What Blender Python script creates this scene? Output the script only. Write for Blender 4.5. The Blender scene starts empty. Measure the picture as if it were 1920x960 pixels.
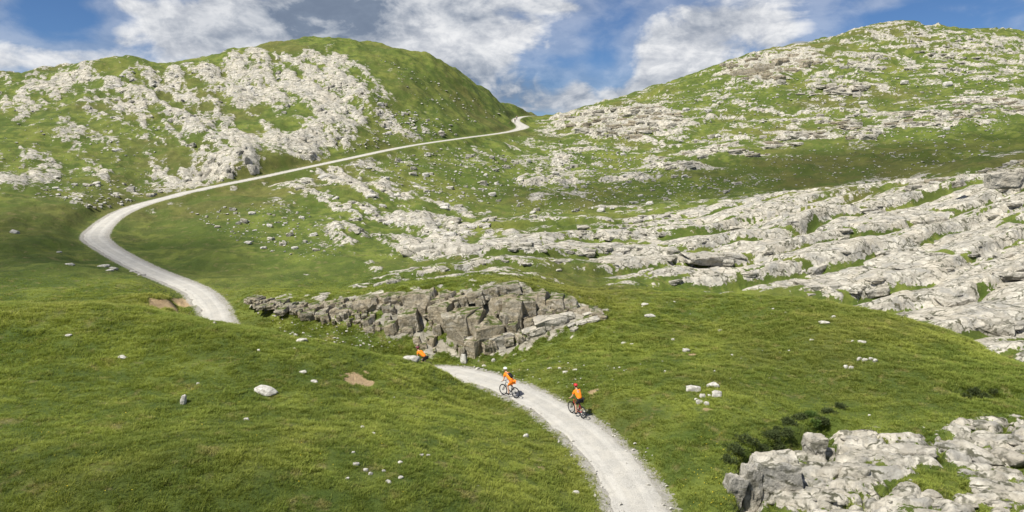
import bpy, bmesh, math, random
import numpy as np
from mathutils import Vector, Matrix, Quaternion

random.seed(7); RNG = np.random.default_rng(7)
S = bpy.context.scene
COL = S.collection

# ------------------------------------------------------------------ camera, sky, sun, exposure
CAM_H = 15.0
F = 1300.0                       # focal length in photo pixels (1920 wide)
PITCH = math.radians(8.0)
CP, SP = math.cos(PITCH), math.sin(PITCH)
cam = bpy.data.cameras.new('camera'); cam_o = bpy.data.objects.new('camera', cam); COL.objects.link(cam_o)
cam.sensor_width = 36.0; cam.lens = 36.0*F/1920.0; cam.clip_end = 9000.0; cam.clip_start = 0.5
cam_o.location = (0, 0, CAM_H); cam_o.rotation_euler = (math.radians(90)-PITCH, 0, 0)
S.camera = cam_o

SUN_DIR = Vector((-0.44, -0.36, 0.83)).normalized()      # towards the sun
SUN_EL = math.asin(SUN_DIR.z); SUN_AZ = math.atan2(SUN_DIR.x, SUN_DIR.y)
sun = bpy.data.lights.new('sun', 'SUN'); sun_o = bpy.data.objects.new('sun', sun); COL.objects.link(sun_o)
sun.energy = 5.0; sun.angle = math.radians(0.6); sun.color = (1.0, 0.955, 0.87)
sun_o.rotation_euler = SUN_DIR.to_track_quat('Z', 'Y').to_euler(); sun_o.location = (-40, 0, 120)

S.view_settings.view_transform = 'Standard'; S.view_settings.look = 'None'
S.view_settings.exposure = 0.62; S.view_settings.gamma = 1.0
S.view_settings.use_curve_mapping = False
S.cycles.max_bounces = 5; S.cycles.diffuse_bounces = 3; S.cycles.glossy_bounces = 2; S.cycles.transmission_bounces = 2; S.cycles.transparent_max_bounces = 24

def pix_dir(x, y):
    a = (x-960)/F; b = (480-y)/F
    return a, CP+b*SP, -SP+b*CP
def P(x, y, D):                  # photo pixel + depth -> world point
    a, f, u = pix_dir(x, y)
    return Vector((a*D, f*D, CAM_H+u*D))

class NT:
    def __init__(s, tree): s.t = tree; s.n = tree.nodes; s.l = tree.links
    def add(s, typ, **kw):
        n = s.n.new(typ)
        for k, v in kw.items(): setattr(n, k, v)
        return n
    def val(s, sock, v):
        if hasattr(v, 'is_linked'): s.l.new(v, sock)
        else: sock.default_value = v
    def math(s, op, a, b=None, c=None, clamp=False):
        n = s.add('ShaderNodeMath', operation=op, use_clamp=clamp)
        for i, v in enumerate((a, b, c)):
            if v is not None: s.val(n.inputs[i], v)
        return n.outputs[0]
    def noise(s, vec, scale, detail=4, rough=0.55, dist=0.0, col=False):
        n = s.add('ShaderNodeTexNoise'); s.val(n.inputs['Vector'], vec); n.inputs['Scale'].default_value = scale
        n.inputs['Detail'].default_value = detail; n.inputs['Roughness'].default_value = rough; n.inputs['Distortion'].default_value = dist
        return n.outputs['Color' if col else 'Fac']
    def remap(s, v, a, b, c=0.0, d=1.0, smooth=True):
        n = s.add('ShaderNodeMapRange', interpolation_type='SMOOTHSTEP' if smooth else 'LINEAR', clamp=True)
        s.val(n.inputs[0], v); 
        for i, q in enumerate((a, b, c, d)): s.val(n.inputs[i+1], q)
        return n.outputs[0]
    def mix(s, fac, a, b, blend='MIX'):
        n = s.add('ShaderNodeMix', data_type='RGBA', blend_type=blend); n.clamp_factor = True
        s.val(n.inputs[0], fac); s.val(n.inputs[6], a if hasattr(a, 'is_linked') else (*a, 1)); s.val(n.inputs[7], b if hasattr(b, 'is_linked') else (*b, 1))
        return n.outputs[2]
    def scalev(s, vec, sc):
        n = s.add('ShaderNodeVectorMath', operation='MULTIPLY'); s.val(n.inputs[0], vec); n.inputs[1].default_value = sc
        return n.outputs[0]
    def attr(s, name):
        n = s.add('ShaderNodeAttribute'); n.attribute_name = name; return n.outputs['Fac']

# ---- world: clear sky with broken cumulus
W = bpy.data.worlds.new('World'); S.world = W; W.use_nodes = True
t = NT(W.node_tree); t.n.clear()
sky = t.add('ShaderNodeTexSky', sky_type='NISHITA'); sky.sun_disc = False
sky.sun_elevation = SUN_EL; sky.sun_rotation = SUN_AZ; sky.altitude = 1800; sky.air_density = 1.0; sky.dust_density = 0.25; sky.ozone_density = 3.0
tc = t.add('ShaderNodeTexCoord'); dirv = tc.outputs['Generated']
sep = t.add('ShaderNodeSeparateXYZ'); t.l.new(dirv, sep.inputs[0])
az_n = t.math('ARCTAN2', sep.outputs[0], sep.outputs[1])
el_n = t.math('ARCSINE', sep.outputs[2])
cv = t.scalev(dirv, (1.0, 1.0, 1.8))
big = t.noise(cv, 3.6, 9, 0.54, 0.5)
fine = t.noise(cv, 11.0, 9, 0.56, 0.6)
billow = t.noise(cv, 30.0, 7, 0.62, 0.3)
def blob(px, py, sx, sy, wgt, acc):
    a, f, u = pix_dir(px, py)
    a0 = math.atan2(a, f); e0 = math.atan2(u, math.hypot(a, f))
    da = t.math('MULTIPLY', t.math('SUBTRACT', az_n, a0), F/sx*1.0)
    de = t.math('MULTIPLY', t.math('SUBTRACT', el_n, e0), F/sy*1.0)
    q = t.math('ADD', t.math('MULTIPLY', da, da), t.math('MULTIPLY', de, de))
    g = t.math('EXPONENT', t.math('MULTIPLY', q, -1.0))
    g = t.math('MULTIPLY', g, wgt)
    return g if acc is None else t.math('ADD', acc, g)
acc = None
for b in [(50, 108, 120, 28, .36), (225, 70, 30, 30, .20), (235, 8, 26, 14, .22), (175, 12, 18, 9, .16), (330, 55, 80, 60, .30), (440, 60, 120, 70, .34), (640, 40, 190, 80, .40), (800, 50, 160, 70, .30),
          (880, 120, 80, 40, .20), (985, 60, 45, 20, .20), (1062, 88, 50, 14, .22), (1060, 14, 50, 8, .16), (1000, 190, 200, 50, .34), (1085, 160, 25, 45, .14),
          (1250, 130, 65, 60, .40), (1310, 60, 80, 60, .30), (1450, 45, 90, 50, .32), (1655, 6, 40, 12, .24), (1775, 18, 34, 10, .18), (1190, 190, 60, 30, .22),
          (115, 42, 110, 32, -.26), (1140, 30, 60, 60, -.16), (1760, 40, 170, 60, -.34), (1110, 115, 75, 40, -.20), (1000, 110, 40, 20, -.08)]:
    acc = blob(*b, acc)
dens = t.math('ADD', t.math('ADD', t.math('MULTIPLY', big, 0.75), t.math('MULTIPLY', fine, 0.62)), t.math('MULTIPLY', billow, 0.14))
dens = t.math('ADD', dens, acc)
cover = t.remap(dens, 0.76, 1.05)
thick = t.remap(dens, 0.98, 1.22)
dark = None
for b in [(650, 45, 150, 60, .75), (820, 10, 200, 36, .6), (560, 20, 70, 55, .45), (1010, 175, 190, 60, .85), (900, 150, 90, 50, .55), (420, 80, 110, 30, .35), (1370, 40, 120, 60, .3)]:
    dark = blob(*b, dark)
shade_n = t.noise(cv, 8.0, 8, 0.62, 0.5)
dk = t.math('ADD', t.math('MULTIPLY', dark, t.remap(fine, 0.34, 0.64, 1.1, 0.35)), t.remap(shade_n, 0.44, 0.66, 0.0, 0.42))
dk = t.math('ADD', dk, t.remap(billow, 0.36, 0.64, 0.10, -0.14))
dk = t.math('MULTIPLY', dk, 1.0, clamp=True)
ccol = t.mix(dk, (0.93, 0.94, 0.96), (0.25, 0.31, 0.41))
ccol = t.mix(0.45, ccol, t.mix(t.remap(t.math('ADD', t.math('MULTIPLY', fine, .6), t.math('MULTIPLY', billow, .5)), 0.42, 0.68), (0.68, 0.70, 0.75), (1.22, 1.20, 1.16)), 'MULTIPLY')
skyc = t.add('ShaderNodeBackground'); t.l.new(t.mix(0.85, sky.outputs[0], (0.60, 0.84, 1.14), 'MULTIPLY'), skyc.inputs[0]); skyc.inputs[1].default_value = 0.05
cl = t.add('ShaderNodeBackground'); t.l.new(ccol, cl.inputs[0]); cl.inputs[1].default_value = 0.58
mx = t.add('ShaderNodeMixShader'); t.l.new(t.math('MAXIMUM', t.math('MULTIPLY', cover, t.remap(dens, 0.82, 1.08, 0.66, 0.97)), t.remap(dens, 0.50, 0.82, 0.0, 0.30)), mx.inputs[0]); t.l.new(skyc.outputs[0], mx.inputs[1]); t.l.new(cl.outputs[0], mx.inputs[2])
wo = t.add('ShaderNodeOutputWorld'); t.l.new(mx.outputs[0], wo.inputs[0])

# ------------------------------------------------------------------ helpers: noise
def _hash(ix, iy, seed):
    h = (ix.astype(np.int64)*374761393 + iy.astype(np.int64)*668265263 + seed*1442695041) & 0xFFFFFFFF
    h = ((h ^ (h >> 13))*1274126177) & 0xFFFFFFFF
    return (h ^ (h >> 16)) & 0xFFFFFFFF
def perlin(x, y, seed=0):
    ix = np.floor(x); iy = np.floor(y); fx = (x-ix).astype(np.float32); fy = (y-iy).astype(np.float32)
    ix = ix.astype(np.int64); iy = iy.astype(np.int64)
    def g(a, b, dx, dy):
        an = (_hash(a, b, seed) & 1023).astype(np.float32)*(2*math.pi/1024)
        return np.cos(an)*dx+np.sin(an)*dy
    u = fx*fx*fx*(fx*(fx*6-15)+10); v = fy*fy*fy*(fy*(fy*6-15)+10)
    a = g(ix, iy, fx, fy); b = g(ix+1, iy, fx-1, fy); c = g(ix, iy+1, fx, fy-1); d = g(ix+1, iy+1, fx-1, fy-1)
    return (a*(1-u)+b*u)*(1-v)+(c*(1-u)+d*u)*v
def fbm(x, y, sc, octv=4, seed=0, gain=0.5):
    s = 0; a = 1.0; tot = 0
    for o in range(octv):
        s = s+a*perlin(x/sc+17.3*o, y/sc-9.1*o, seed+o); tot += a*a; a *= gain; sc *= 0.5
    return s/(0.27*math.sqrt(tot))            # about unit variance
def unif(n): return 0.5*(1+np.tanh(0.85*n))
def worley(x, y, seed=0):
    ix = np.floor(x).astype(np.int64); iy = np.floor(y).astype(np.int64)
    f1 = np.full(x.shape, 9.0, np.float32); f2 = f1.copy(); cid = np.zeros(x.shape, np.int64)
    for dx in (-1, 0, 1):
        for dy in (-1, 0, 1):
            h = _hash(ix+dx, iy+dy, seed)
            px = ix+dx+0.1+0.8*((h & 1023)/1023.0); py = iy+dy+0.1+0.8*(((h >> 10) & 1023)/1023.0)
            d = np.hypot(px-x, py-y).astype(np.float32)
            n1 = d < f1
            f2 = np.where(n1, f1, np.minimum(f2, d)); cid = np.where(n1, h >> 12, cid); f1 = np.where(n1, d, f1)
    return f1, f2, cid
def sstep(a, b, v):
    q = np.clip((v-a)/(b-a), 0, 1); return q*q*(3-2*q)

# ------------------------------------------------------------------ terrain control points: (pixel x, pixel y, depth in metres)
CTL = '''
-200 1250 19 300 1250 20 800 1250 20.5 1300 1250 20.5 1800 1250 19.5 2150 1250 19
0 960 23.5 250 960 24 500 960 25 750 960 26 950 960 27.5 1080 960 29 -250 960 23 -250 700 34
0 800 30 300 800 31 600 800 33 850 800 36 980 800 38.5 0 680 38 300 680 40 550 680 42 750 720 42.5 860 735 44.5
-250 575 48 0 572 49 150 574 49 300 580 49 400 600 49 440 604 49 470 612 49 500 622 49 600 643 48.2 700 661 47.6 760 673 47.2 800 683 47.2
0 582 54 150 584 54 300 590 54 400 612 56 500 646 56.5
0 560 60 150 560 60 0 500 76 150 500 77 0 450 88 100 450 92 0 400 99 100 380 108 0 362 110 300 558 59 300 530 70 -250 450 86 -250 360 108
520 622 60.5 600 640 59.8 700 655 59.3 780 664 59.5 870 664 60 960 654 59.7 1040 634 59.3 1100 606 59.5
460 552 68 560 565 66.5 650 560 66 750 550 65.5 850 545 65 950 534 65 1010 550 65 1070 562 64.5 1130 573 64
460 540 74 560 548 73 650 543 74 750 535 74 850 530 73 950 520 72 1050 540 71
560 510 84 650 500 87 750 495 88 850 490 88 950 495 84
300 470 95 400 440 104 450 400 116 400 480 92 500 470 95 600 460 98 550 400 118 600 350 137 700 370 130 700 320 155 800 400 125 800 330 160
650 440 105 750 450 103 850 455 102 900 420 118 930 400 132 930 340 165 960 300 192 900 300 180 1000 262 225 1030 240 258
1000 400 135 1100 385 142 1300 372 146 1500 355 148 1700 335 148 1900 288 156
1300 385 130 1500 368 125 1650 352 120 1800 345 113 1920 335 108 1650 356 140 1800 322 142 1920 297 142 1800 352 126 1920 345 124 2100 320 106 2100 290 140
1150 540 80 1250 545 80 1400 555 80 1550 575 78 1700 605 71 1800 640 64.5 1900 672 60.5 2050 700 57
1150 480 95 1150 430 112 1400 480 92 1400 430 106 1600 480 88 1600 420 102 1800 520 80 1800 420 98 1900 560 72 1900 430 92 1000 470 94 1000 440 106 1000 520 78 1080 500 86
1150 548 72 1250 546 72 1400 555 70 1550 573 66 1700 603 60 1800 635 55 1900 676 50 2050 720 47
1250 553 76 1400 568 76 1550 592 72 1700 628 66 1800 665 60 1900 708 55.5
1050 680 51.5 1150 620 58 1300 600 60 1150 700 46 1100 735 43.8 1300 730 41 1500 650 50 1500 720 42.5 1700 700 43 1850 740 39.5 1900 700 43.2 1250 820 35.5 1230 880 32.3 1350 800 36 1330 950 28.8 2100 760 38
1450 840 34.5 1500 880 32.5 1600 810 36 1700 870 32 1920 780 36.5 1920 880 31 1500 960 29 1700 960 28 1920 960 27 2150 900 29
1100 330 178 1300 320 172 1500 310 168 1700 280 172 1900 240 180 1100 280 205 1300 250 215 1500 220 218 1700 200 220 1900 160 230 2100 200 200
1100 235 245 1250 190 260 1400 150 262 1550 130 265 1700 110 268 1900 100 270 2100 110 265
1020 218 332 1040 218 325 1065 213 305 1100 203 286 1150 189 288 1200 173 290 1250 156 293 1300 139 296 1350 121 298 1400 105 300 1450 94 303 1500 85 305 1550 74 307 1600 60 308 1640 47 308 1680 43 308 1710 47 308 1740 54 308 1800 54 308 1860 57 307 1920 62 305 2050 75 300 2200 90 295
0 350 114 120 372 113 0 250 150 150 260 155 300 300 150 400 335 145 440 345 141 440 290 147 430 255 165 620 287 166 640 240 174 600 215 186 700 240 186 700 190 200
500 190 195 350 200 185 200 190 185 0 190 180 450 130 215 600 120 222 750 150 218 820 210 212 880 220 228 930 226 248 300 160 200 120 160 195 -250 250 150 -250 190 180
-250 150 195 -120 148 200 0 140 205 70 132 208 130 130 208 180 113 212 225 106 214 270 117 214 300 124 214 340 118 222 400 101 230 470 90 238 540 76 245 600 71 248 660 75 250 720 86 252 780 98 254 820 110 254 850 132 260 880 153 268 920 176 284 960 198 306 1000 214 328
'''
nums = [float(v) for v in CTL.split()]
ctl = [tuple(nums[i:i+3]) for i in range(0, len(nums), 3)]
# ground falling away behind the skyline
for (x, y, D) in [c for c in ctl if (c[1] < 225 and c[2] >= 285) or (c[1] < 152 and 195 <= c[2] <= 256 and c not in [(450, 130, 215), (600, 120, 222), (750, 150, 218)])] + [(850, 132, 260), (880, 153, 268), (920, 176, 284), (960, 198, 306), (1000, 214, 328)]:
    ctl.append((x, y+22+ (10 if y < 100 else 0), D*1.13)); ctl.append((x, y+80, D*1.4))
seen = set(); ctl = [c for c in ctl if not (c in seen or seen.add(c))]

# the road's centre line
ROAD_PX = [(1195, 1250, 20.7), (1204, 1060, 25.9), (1199, 960, 29.7), (1172, 900, 32.3), (1130, 845, 35.4), (1082, 800, 38.6), (1020, 758, 42.3), (955, 727, 45.9), (900, 708, 48.6), (860, 697, 50.2), (828, 693, 51.0), (795, 695, 51.5),
    (700, 702, 52.6), (600, 686, 54.4), (515, 660, 56.8), (448, 634, 60), (412, 607, 63.3), (400, 578, 67.5), (372, 548, 73), (330, 528, 78), (280, 508, 84), (225, 480, 91), (190, 458, 97), (178, 443, 101), (195, 421, 107.5), (225, 400, 114), (265, 384, 120.5),
    (320, 369, 126.5), (372, 356, 132), (500, 330, 145), (640, 300, 160), (760, 275, 178), (860, 260, 198), (933, 250.5, 225), (968, 244, 245), (980, 238.5, 256), (975, 233, 265), (967, 227, 276), (970, 222, 286), (981, 218.8, 295), (995, 217.6, 305), (1010, 217.8, 316), (1022, 220, 334)]
for c in ROAD_PX: ctl.append(c)

pts = np.array([P(*c) for c in ctl]); 
c_az = np.arctan2(pts[:, 0], pts[:, 1]); c_r = np.hypot(pts[:, 0], pts[:, 1]); c_v = (pts[:, 2]-CAM_H)/c_r
def tps_k(d2): return 0.5*d2*np.log(d2+1e-12)
cu = np.stack([c_az, np.log(c_r)], 1); n = len(cu)
d2 = ((cu[:, None]-cu[None])**2).sum(-1)
A = np.zeros((n+3, n+3)); A[:n, :n] = tps_k(d2)+np.eye(n)*1.5e-4
A[:n, n] = 1; A[:n, n+1:n+3] = cu; A[n:, :n] = A[:n, n:].T
sol = np.linalg.solve(A, np.concatenate([c_v, np.zeros(3)]))
def tps_eval(u):
    out = np.empty(len(u))
    for i in range(0, len(u), 8000):
        q = u[i:i+8000]; dd = ((q[:, None]-cu[None])**2).sum(-1)
        out[i:i+8000] = tps_k(dd)@sol[:n]+sol[n]+q@sol[n+1:]
    return out

NC, NR = 1130, 830
AZ0, AZ1 = math.radians(-47), math.radians(47); LR0, LR1 = math.log(9.0), math.log(430.0)
az = np.linspace(AZ0, AZ1, NC); lr = np.linspace(LR0, LR1, NR)
cn, cr = 236, 216                                            # coarse grid for the spline, then cubic upsampling
caz = np.linspace(AZ0, AZ1, cn); clr = np.linspace(LR0, LR1, cr)
CA, CL = np.meshgrid(caz, clr)
coarse = tps_eval(np.stack([CA.ravel(), CL.ravel()], 1)).reshape(cr, cn)
def cubic_up(a, m, axis):
    a = np.moveaxis(a, axis, 0); k = a.shape[0]; p = np.linspace(0, k-1, m); i = np.clip(np.floor(p).astype(int), 0, k-2); f = (p-i)[:, None]
    g = lambda j: a[np.clip(i+j, 0, k-1)]
    r = 0.5*((2*g(0))+(g(1)-g(-1))*f+(2*g(-1)-5*g(0)+4*g(1)-g(2))*f**2+(3*g(0)-g(-1)-3*g(1)+g(2))*f**3)
    return np.moveaxis(r, 0, axis)
ratio = cubic_up(cubic_up(coarse, NR, 0), NC, 1)
AZ, LR = np.meshgrid(az, lr); R = np.exp(LR)
X = R*np.sin(AZ); Y = R*np.cos(AZ); Z0 = CAM_H+ratio*R
Z = Z0 + fbm(X, Y, 9.0, 3, 3)*(0.07+R*0.0016) + fbm(X, Y, 1.7, 2, 9)*np.clip(0.035+R*0.0002, 0, 0.08)

def project(X, Y, Z):
    dz = Z-CAM_H; D = Y*CP-dz*SP; up = Y*SP+dz*CP
    D = np.maximum(D, 0.1)
    return 960+F*X/D, 480-F*up/D, D

# ------------------------------------------------------------------ road bed
def catmull(p, per):
    p = [np.array(q, float) for q in p]; out = []
    for i in range(len(p)-1):
        a, b, c, d = p[max(i-1, 0)], p[i], p[i+1], p[min(i+2, len(p)-1)]
        L = max(2, int(np.linalg.norm(c-b)/per))
        for k in range(L):
            f = k/L
            out.append(0.5*(2*b+(c-a)*f+(2*a-5*b+4*c-d)*f*f+(3*b-a-3*c+d)*f**3))
    out.append(p[-1]); return np.array(out)
rw = np.array([P(*c) for c in ROAD_PX])
ROAD = catmull(rw, 0.3)
zs = ROAD[:, 2].copy()
for _ in range(60): zs[1:-1] = 0.5*zs[1:-1]+0.25*(zs[:-2]+zs[2:])
ROAD[:, 2] = zs
tan = np.gradient(ROAD[:, :2], axis=0); tan /= np.linalg.norm(tan, axis=1)[:, None]+1e-9
nor = np.stack([-tan[:, 1], tan[:, 0]], 1)
halfw = np.full(len(ROAD), 1.28)
tip = P(178, 443, 101); dtip = np.hypot(ROAD[:, 0]-tip.x, ROAD[:, 1]-tip.y); halfw += 0.25*np.exp(-(dtip/6)**2)
tip2 = P(980, 238, 256); halfw += 0.8*np.exp(-(np.hypot(ROAD[:, 0]-tip2.x, ROAD[:, 1]-tip2.y)/10)**2)
RD = np.full(X.shape, 99.0); RZ = Z.copy(); RI = np.zeros(X.shape, np.int32)
r_road = np.hypot(ROAD[:, 0], ROAD[:, 1]); a_road = np.arctan2(ROAD[:, 0], ROAD[:, 1])
for k in range(len(ROAD)):
    reach = 7.0
    j0 = int((a_road[k]-reach/r_road[k]-AZ0)/(AZ1-AZ0)*(NC-1)); j1 = int((a_road[k]+reach/r_road[k]-AZ0)/(AZ1-AZ0)*(NC-1))+2
    i0 = int((math.log(max(r_road[k]-reach, 9))-LR0)/(LR1-LR0)*(NR-1)); i1 = int((math.log(r_road[k]+reach)-LR0)/(LR1-LR0)*(NR-1))+2
    j0, j1, i0, i1 = max(j0, 0), min(j1, NC), max(i0, 0), min(i1, NR)
    if j0 >= j1 or i0 >= i1: continue
    sl = (slice(i0, i1), slice(j0, j1))
    d = np.hypot(X[sl]-ROAD[k, 0], Y[sl]-ROAD[k, 1])-halfw[k]
    m = d < RD[sl]
    RD[sl][m] = d[m]; RZ[sl][m] = ROAD[k, 2]; RI[sl][m] = k
wroad = 1-sstep(0.3, np.where(R < 58, 1.7, 3.2), RD)
ROADZ_SINK = -(0.06+R*0.0008)*(1-sstep(-0.45, -0.15, RD))
Zr = Z*(1-wroad)+RZ*wroad
Z = np.where(RD < 9, Zr+ROADZ_SINK, Z)

# ------------------------------------------------------------------ rock cover, painted as areas on the photo and carried to the ground
RW, RH = 640, 400      # raster covers x -320..2240 (4 px), y 0..1600
def raster(polys, blur=3):
    m = np.zeros((RH, RW), np.float32); gx, gy = np.meshgrid(np.arange(RW)*4-320+2, np.arange(RH)*4+2)
    for val, poly in polys:
        ins = np.zeros((RH, RW), bool); k = len(poly)
        for i in range(k):
            (x1, y1), (x2, y2) = poly[i], poly[(i+1) % k]
            if y1 == y2: continue
            c = ((y1 > gy) != (y2 > gy)) & (gx < (x2-x1)*(gy-y1)/(y2-y1)+x1); ins ^= c
        m[ins] = val
    for _ in range(2):
        for ax in (0, 1):
            c = np.cumsum(np.concatenate([np.repeat(np.take(m, [0], ax), blur+1, ax), m, np.repeat(np.take(m, [-1], ax), blur, ax)], ax), ax)
            L = m.shape[ax]; m = (np.take(c, range(2*blur+1, 2*blur+1+L), ax)-np.take(c, range(0, L), ax))/(2*blur+1)
    return m
def sample(m, px, py):
    u = np.clip((px+318)/4, 0, RW-1.01); v = np.clip((py-2)/4, 0, RH-1.01); i = u.astype(int); j = v.astype(int); fu = u-i; fv = v-j
    return (m[j, i]*(1-fu)+m[j, i+1]*fu)*(1-fv)+(m[j+1, i]*(1-fu)+m[j+1, i+1]*fu)*fv
PX, PY, PD = project(X, Y, Z)
# distance that parts the near mounds from what lies behind them
nb = np.interp(PX, [-300, 400, 480, 820, 1000, 1150, 1400, 1550, 1700, 1800, 1900, 2200], [57, 57, 56, 55.5, 56.5, 75, 76, 73, 67, 61, 56, 52])
NEAR = PD < nb
# knobby limestone (left hill, centre)
KN = raster([(.10, [(-320, 130), (230, 100), (540, 95), (700, 95), (830, 250), (1000, 300), (930, 420), (900, 480), (560, 520), (600, 400), (200, 395), (0, 360), (-320, 380)]),
    (.52, [(-320, 140), (220, 100), (330, 118), (480, 88), (600, 100), (690, 130), (720, 200), (700, 240), (640, 290), (470, 335), (390, 355), (240, 352), (180, 300), (90, 260), (-320, 250)]),
    (.28, [(-320, 250), (90, 210), (230, 240), (330, 300), (300, 350), (190, 390), (100, 360), (-320, 345)]),
    (.50, [(-320, 300), (60, 310), (100, 345), (180, 375), (160, 380), (60, 362), (-320, 350)]),
    (.56, [(150, 290), (240, 300), (250, 350), (200, 350)]),
    (.68, [(180, 130), (300, 135), (400, 200), (480, 260), (480, 330), (390, 352), (300, 335), (390, 280), (300, 220), (200, 180)]),
    (.80, [(330, 128), (470, 95), (640, 100), (690, 140), (640, 160), (560, 170), (480, 200), (400, 170)]),
    (.93, [(560, 160), (660, 140), (700, 170), (714, 210), (690, 235), (655, 262), (628, 288), (560, 300), (505, 292), (500, 270), (540, 240), (520, 205)]),
    (.90, [(400, 290), (470, 270), (485, 320), (440, 345), (385, 355), (330, 345), (360, 320)]),
    (.10, [(500, 205), (550, 195), (600, 225), (590, 235), (530, 260)]),
    (.05, [(500, 90), (620, 78), (700, 100), (690, 120), (600, 95), (520, 100)]),
    (.40, [(690, 160), (750, 180), (820, 250), (780, 262), (700, 230)]),
    (.45, [(500, 345), (640, 300), (700, 320), (830, 370), (930, 400), (930, 440), (860, 450), (640, 460), (600, 400), (520, 370)]),
    (.75, [(740, 390), (860, 400), (870, 440), (760, 440), (720, 410)]),
    (.75, [(620, 425), (690, 435), (690, 462), (620, 445)]), (.7, [(560, 330), (660, 310), (730, 340), (700, 380), (640, 360)]),
    (.45, [(860, 280), (955, 265), (950, 285), (880, 290)]),
    (.30, [(930, 280), (1040, 230), (1100, 330), (1000, 345), (960, 320)]),
    (.97, [(740, 462), (780, 444), (870, 443), (905, 468), (860, 484), (780, 482)]),
    (.35, [(640, 480), (760, 470), (800, 500), (650, 520)]),
    ], 2)
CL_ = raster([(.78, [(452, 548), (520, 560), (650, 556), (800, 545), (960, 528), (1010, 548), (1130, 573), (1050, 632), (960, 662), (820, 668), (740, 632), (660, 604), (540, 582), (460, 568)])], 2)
# stepped ledges (right hill)
LE = raster([(.33, [(1000, 230), (1200, 160), (1680, 30), (2240, 50), (2240, 260), (1900, 290), (1500, 350), (1000, 400), (960, 330)]),
    (.85, [(1035, 215), (1240, 195), (1300, 235), (1180, 265), (1040, 245)]),
    (.90, [(1355, 120), (1420, 100), (1530, 90), (1540, 120), (1450, 155), (1350, 145)]),
    (.60, [(1560, 95), (1660, 100), (1660, 135), (1570, 130)]),
    (.55, [(1500, 155), (1620, 150), (1620, 180), (1500, 180)]),
    (.50, [(1640, 60), (1920, 70), (2240, 90), (2240, 140), (1700, 140)]),
    (.56, [(1200, 300), (1330, 270), (1500, 225), (1700, 205), (1920, 170), (2240, 130), (2240, 190), (1920, 215), (1700, 245), (1500, 275), (1330, 310), (1210, 325)]),
    (.10, [(1150, 380), (1220, 335), (1400, 310), (1700, 255), (2240, 200), (2240, 290), (1920, 292), (1640, 345), (1400, 375)]),
    (.60, [(1590, 50), (1680, 40), (1760, 52), (1700, 65), (1600, 66)])], 2)
# bedded slabs (long limestone ridge, right)
SL = raster([(.62, [(900, 420), (1100, 395), (1300, 383), (1500, 362), (1650, 345), (1920, 290), (2240, 250), (2240, 800), (1900, 680), (1700, 610), (1550, 575), (1400, 560), (1130, 550), (1040, 525), (900, 520), (640, 550), (700, 515), (900, 480)]),
    (.87, [(1180, 470), (1330, 440), (1500, 390), (1700, 360), (1920, 345), (2240, 330), (2240, 800), (1900, 680), (1700, 610), (1560, 575), (1480, 540), (1260, 535), (1130, 520)]),
    (.35, [(900, 440), (1000, 430), (1090, 438), (1000, 462), (920, 465)]),
    (.25, [(1040, 410), (1200, 400), (1400, 385), (1300, 415), (1120, 420)]),
    (.10, [(960, 522), (1040, 520), (1130, 528), (1150, 550), (1000, 545)]),
    (.62, [(640, 545), (760, 505), (900, 490), (1000, 490), (1100, 500), (1000, 520), (800, 530), (660, 550)])], 2)
# pavement of rounded clints (near, lower right)
KA = raster([(.96, [(1375, 880), (1420, 862), (1500, 845), (1540, 815), (1600, 805), (1680, 815), (1800, 790), (1920, 775), (2240, 740), (2240, 1300), (1420, 1300), (1390, 960)]),
    (.30, [(1660, 900), (1760, 872), (1900, 878), (1800, 905), (1720, 925)])], 2)
kn = np.where(NEAR, 0, sample(KN, PX, PY)); le = np.where(NEAR, 0, sample(LE, PX, PY)); sl_ = np.where(NEAR, 0, sample(SL, PX, PY)); ka = np.where(NEAR, sample(KA, PX, PY), 0)
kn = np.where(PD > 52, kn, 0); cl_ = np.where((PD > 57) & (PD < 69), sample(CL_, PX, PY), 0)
sl_ = np.where((PD < 71) & (PX < 1150), 0, sl_)
ROCK = np.full(X.shape, -1.0); DZ = np.zeros(X.shape)
def on(mask, fn):
    idx = np.nonzero(mask)
    if len(idx[0]): fn(idx)
def f_kn(I):
    x, y, c, r = X[I], Y[I], kn[I], R[I]
    wx = x+fbm(x, y, 5, 2, 31)*0.8; wy = y+fbm(x, y, 5, 2, 41)*0.8
    nz = 0.85*fbm((x*.8+y*.6)*1.2, (y*.8-x*.6)*.42, 7.5, 4, 51, .6)+0.42*fbm((x*.8+y*.6)*1.2, (y*.8-x*.6)*.6, 1.9, 3, 61, 0.65)
    m = (c-unif(nz))*2.6
    f1, f2, cid = worley(wx/5.5, wy/6.5, 71); g1, g2, gid = worley(wx/2.0, wy/2.3, 81)
    dome = np.sqrt(np.clip(1-f1*f1*1.1, 0, 1))*2.4+np.sqrt(np.clip(1-g1*g1*1.1, 0, 1))*0.8+((cid & 255)/255.0-0.5)*0.7
    m = m-np.exp(-(f2-f1)*9)*.7-np.exp(-(g2-g1)*7)*.45*(c > .3)
    up = sstep(-0.8, 1.2, m)
    ROCK[I] = np.maximum(ROCK[I], np.minimum(m, .5+.25*sstep(.8, .95, c))); DZ[I] += up*(0.05+dome*np.clip(c*1.2, .2, 1)*0.36)+ fbm(x, y, 14, 2, 91)*0.5*c
on(kn > .02, f_kn)
def f_cl(I):
    x, y, c = X[I], Y[I], cl_[I]
    m = (c-unif(fbm(x, y, 1.6, 4, 55, .6)))*2.6
    ROCK[I] = np.maximum(ROCK[I], m); DZ[I] += sstep(0, 1, m)*fbm(x, y, 1.4, 3, 56)*0.1
on(cl_ > .02, f_cl)
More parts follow.
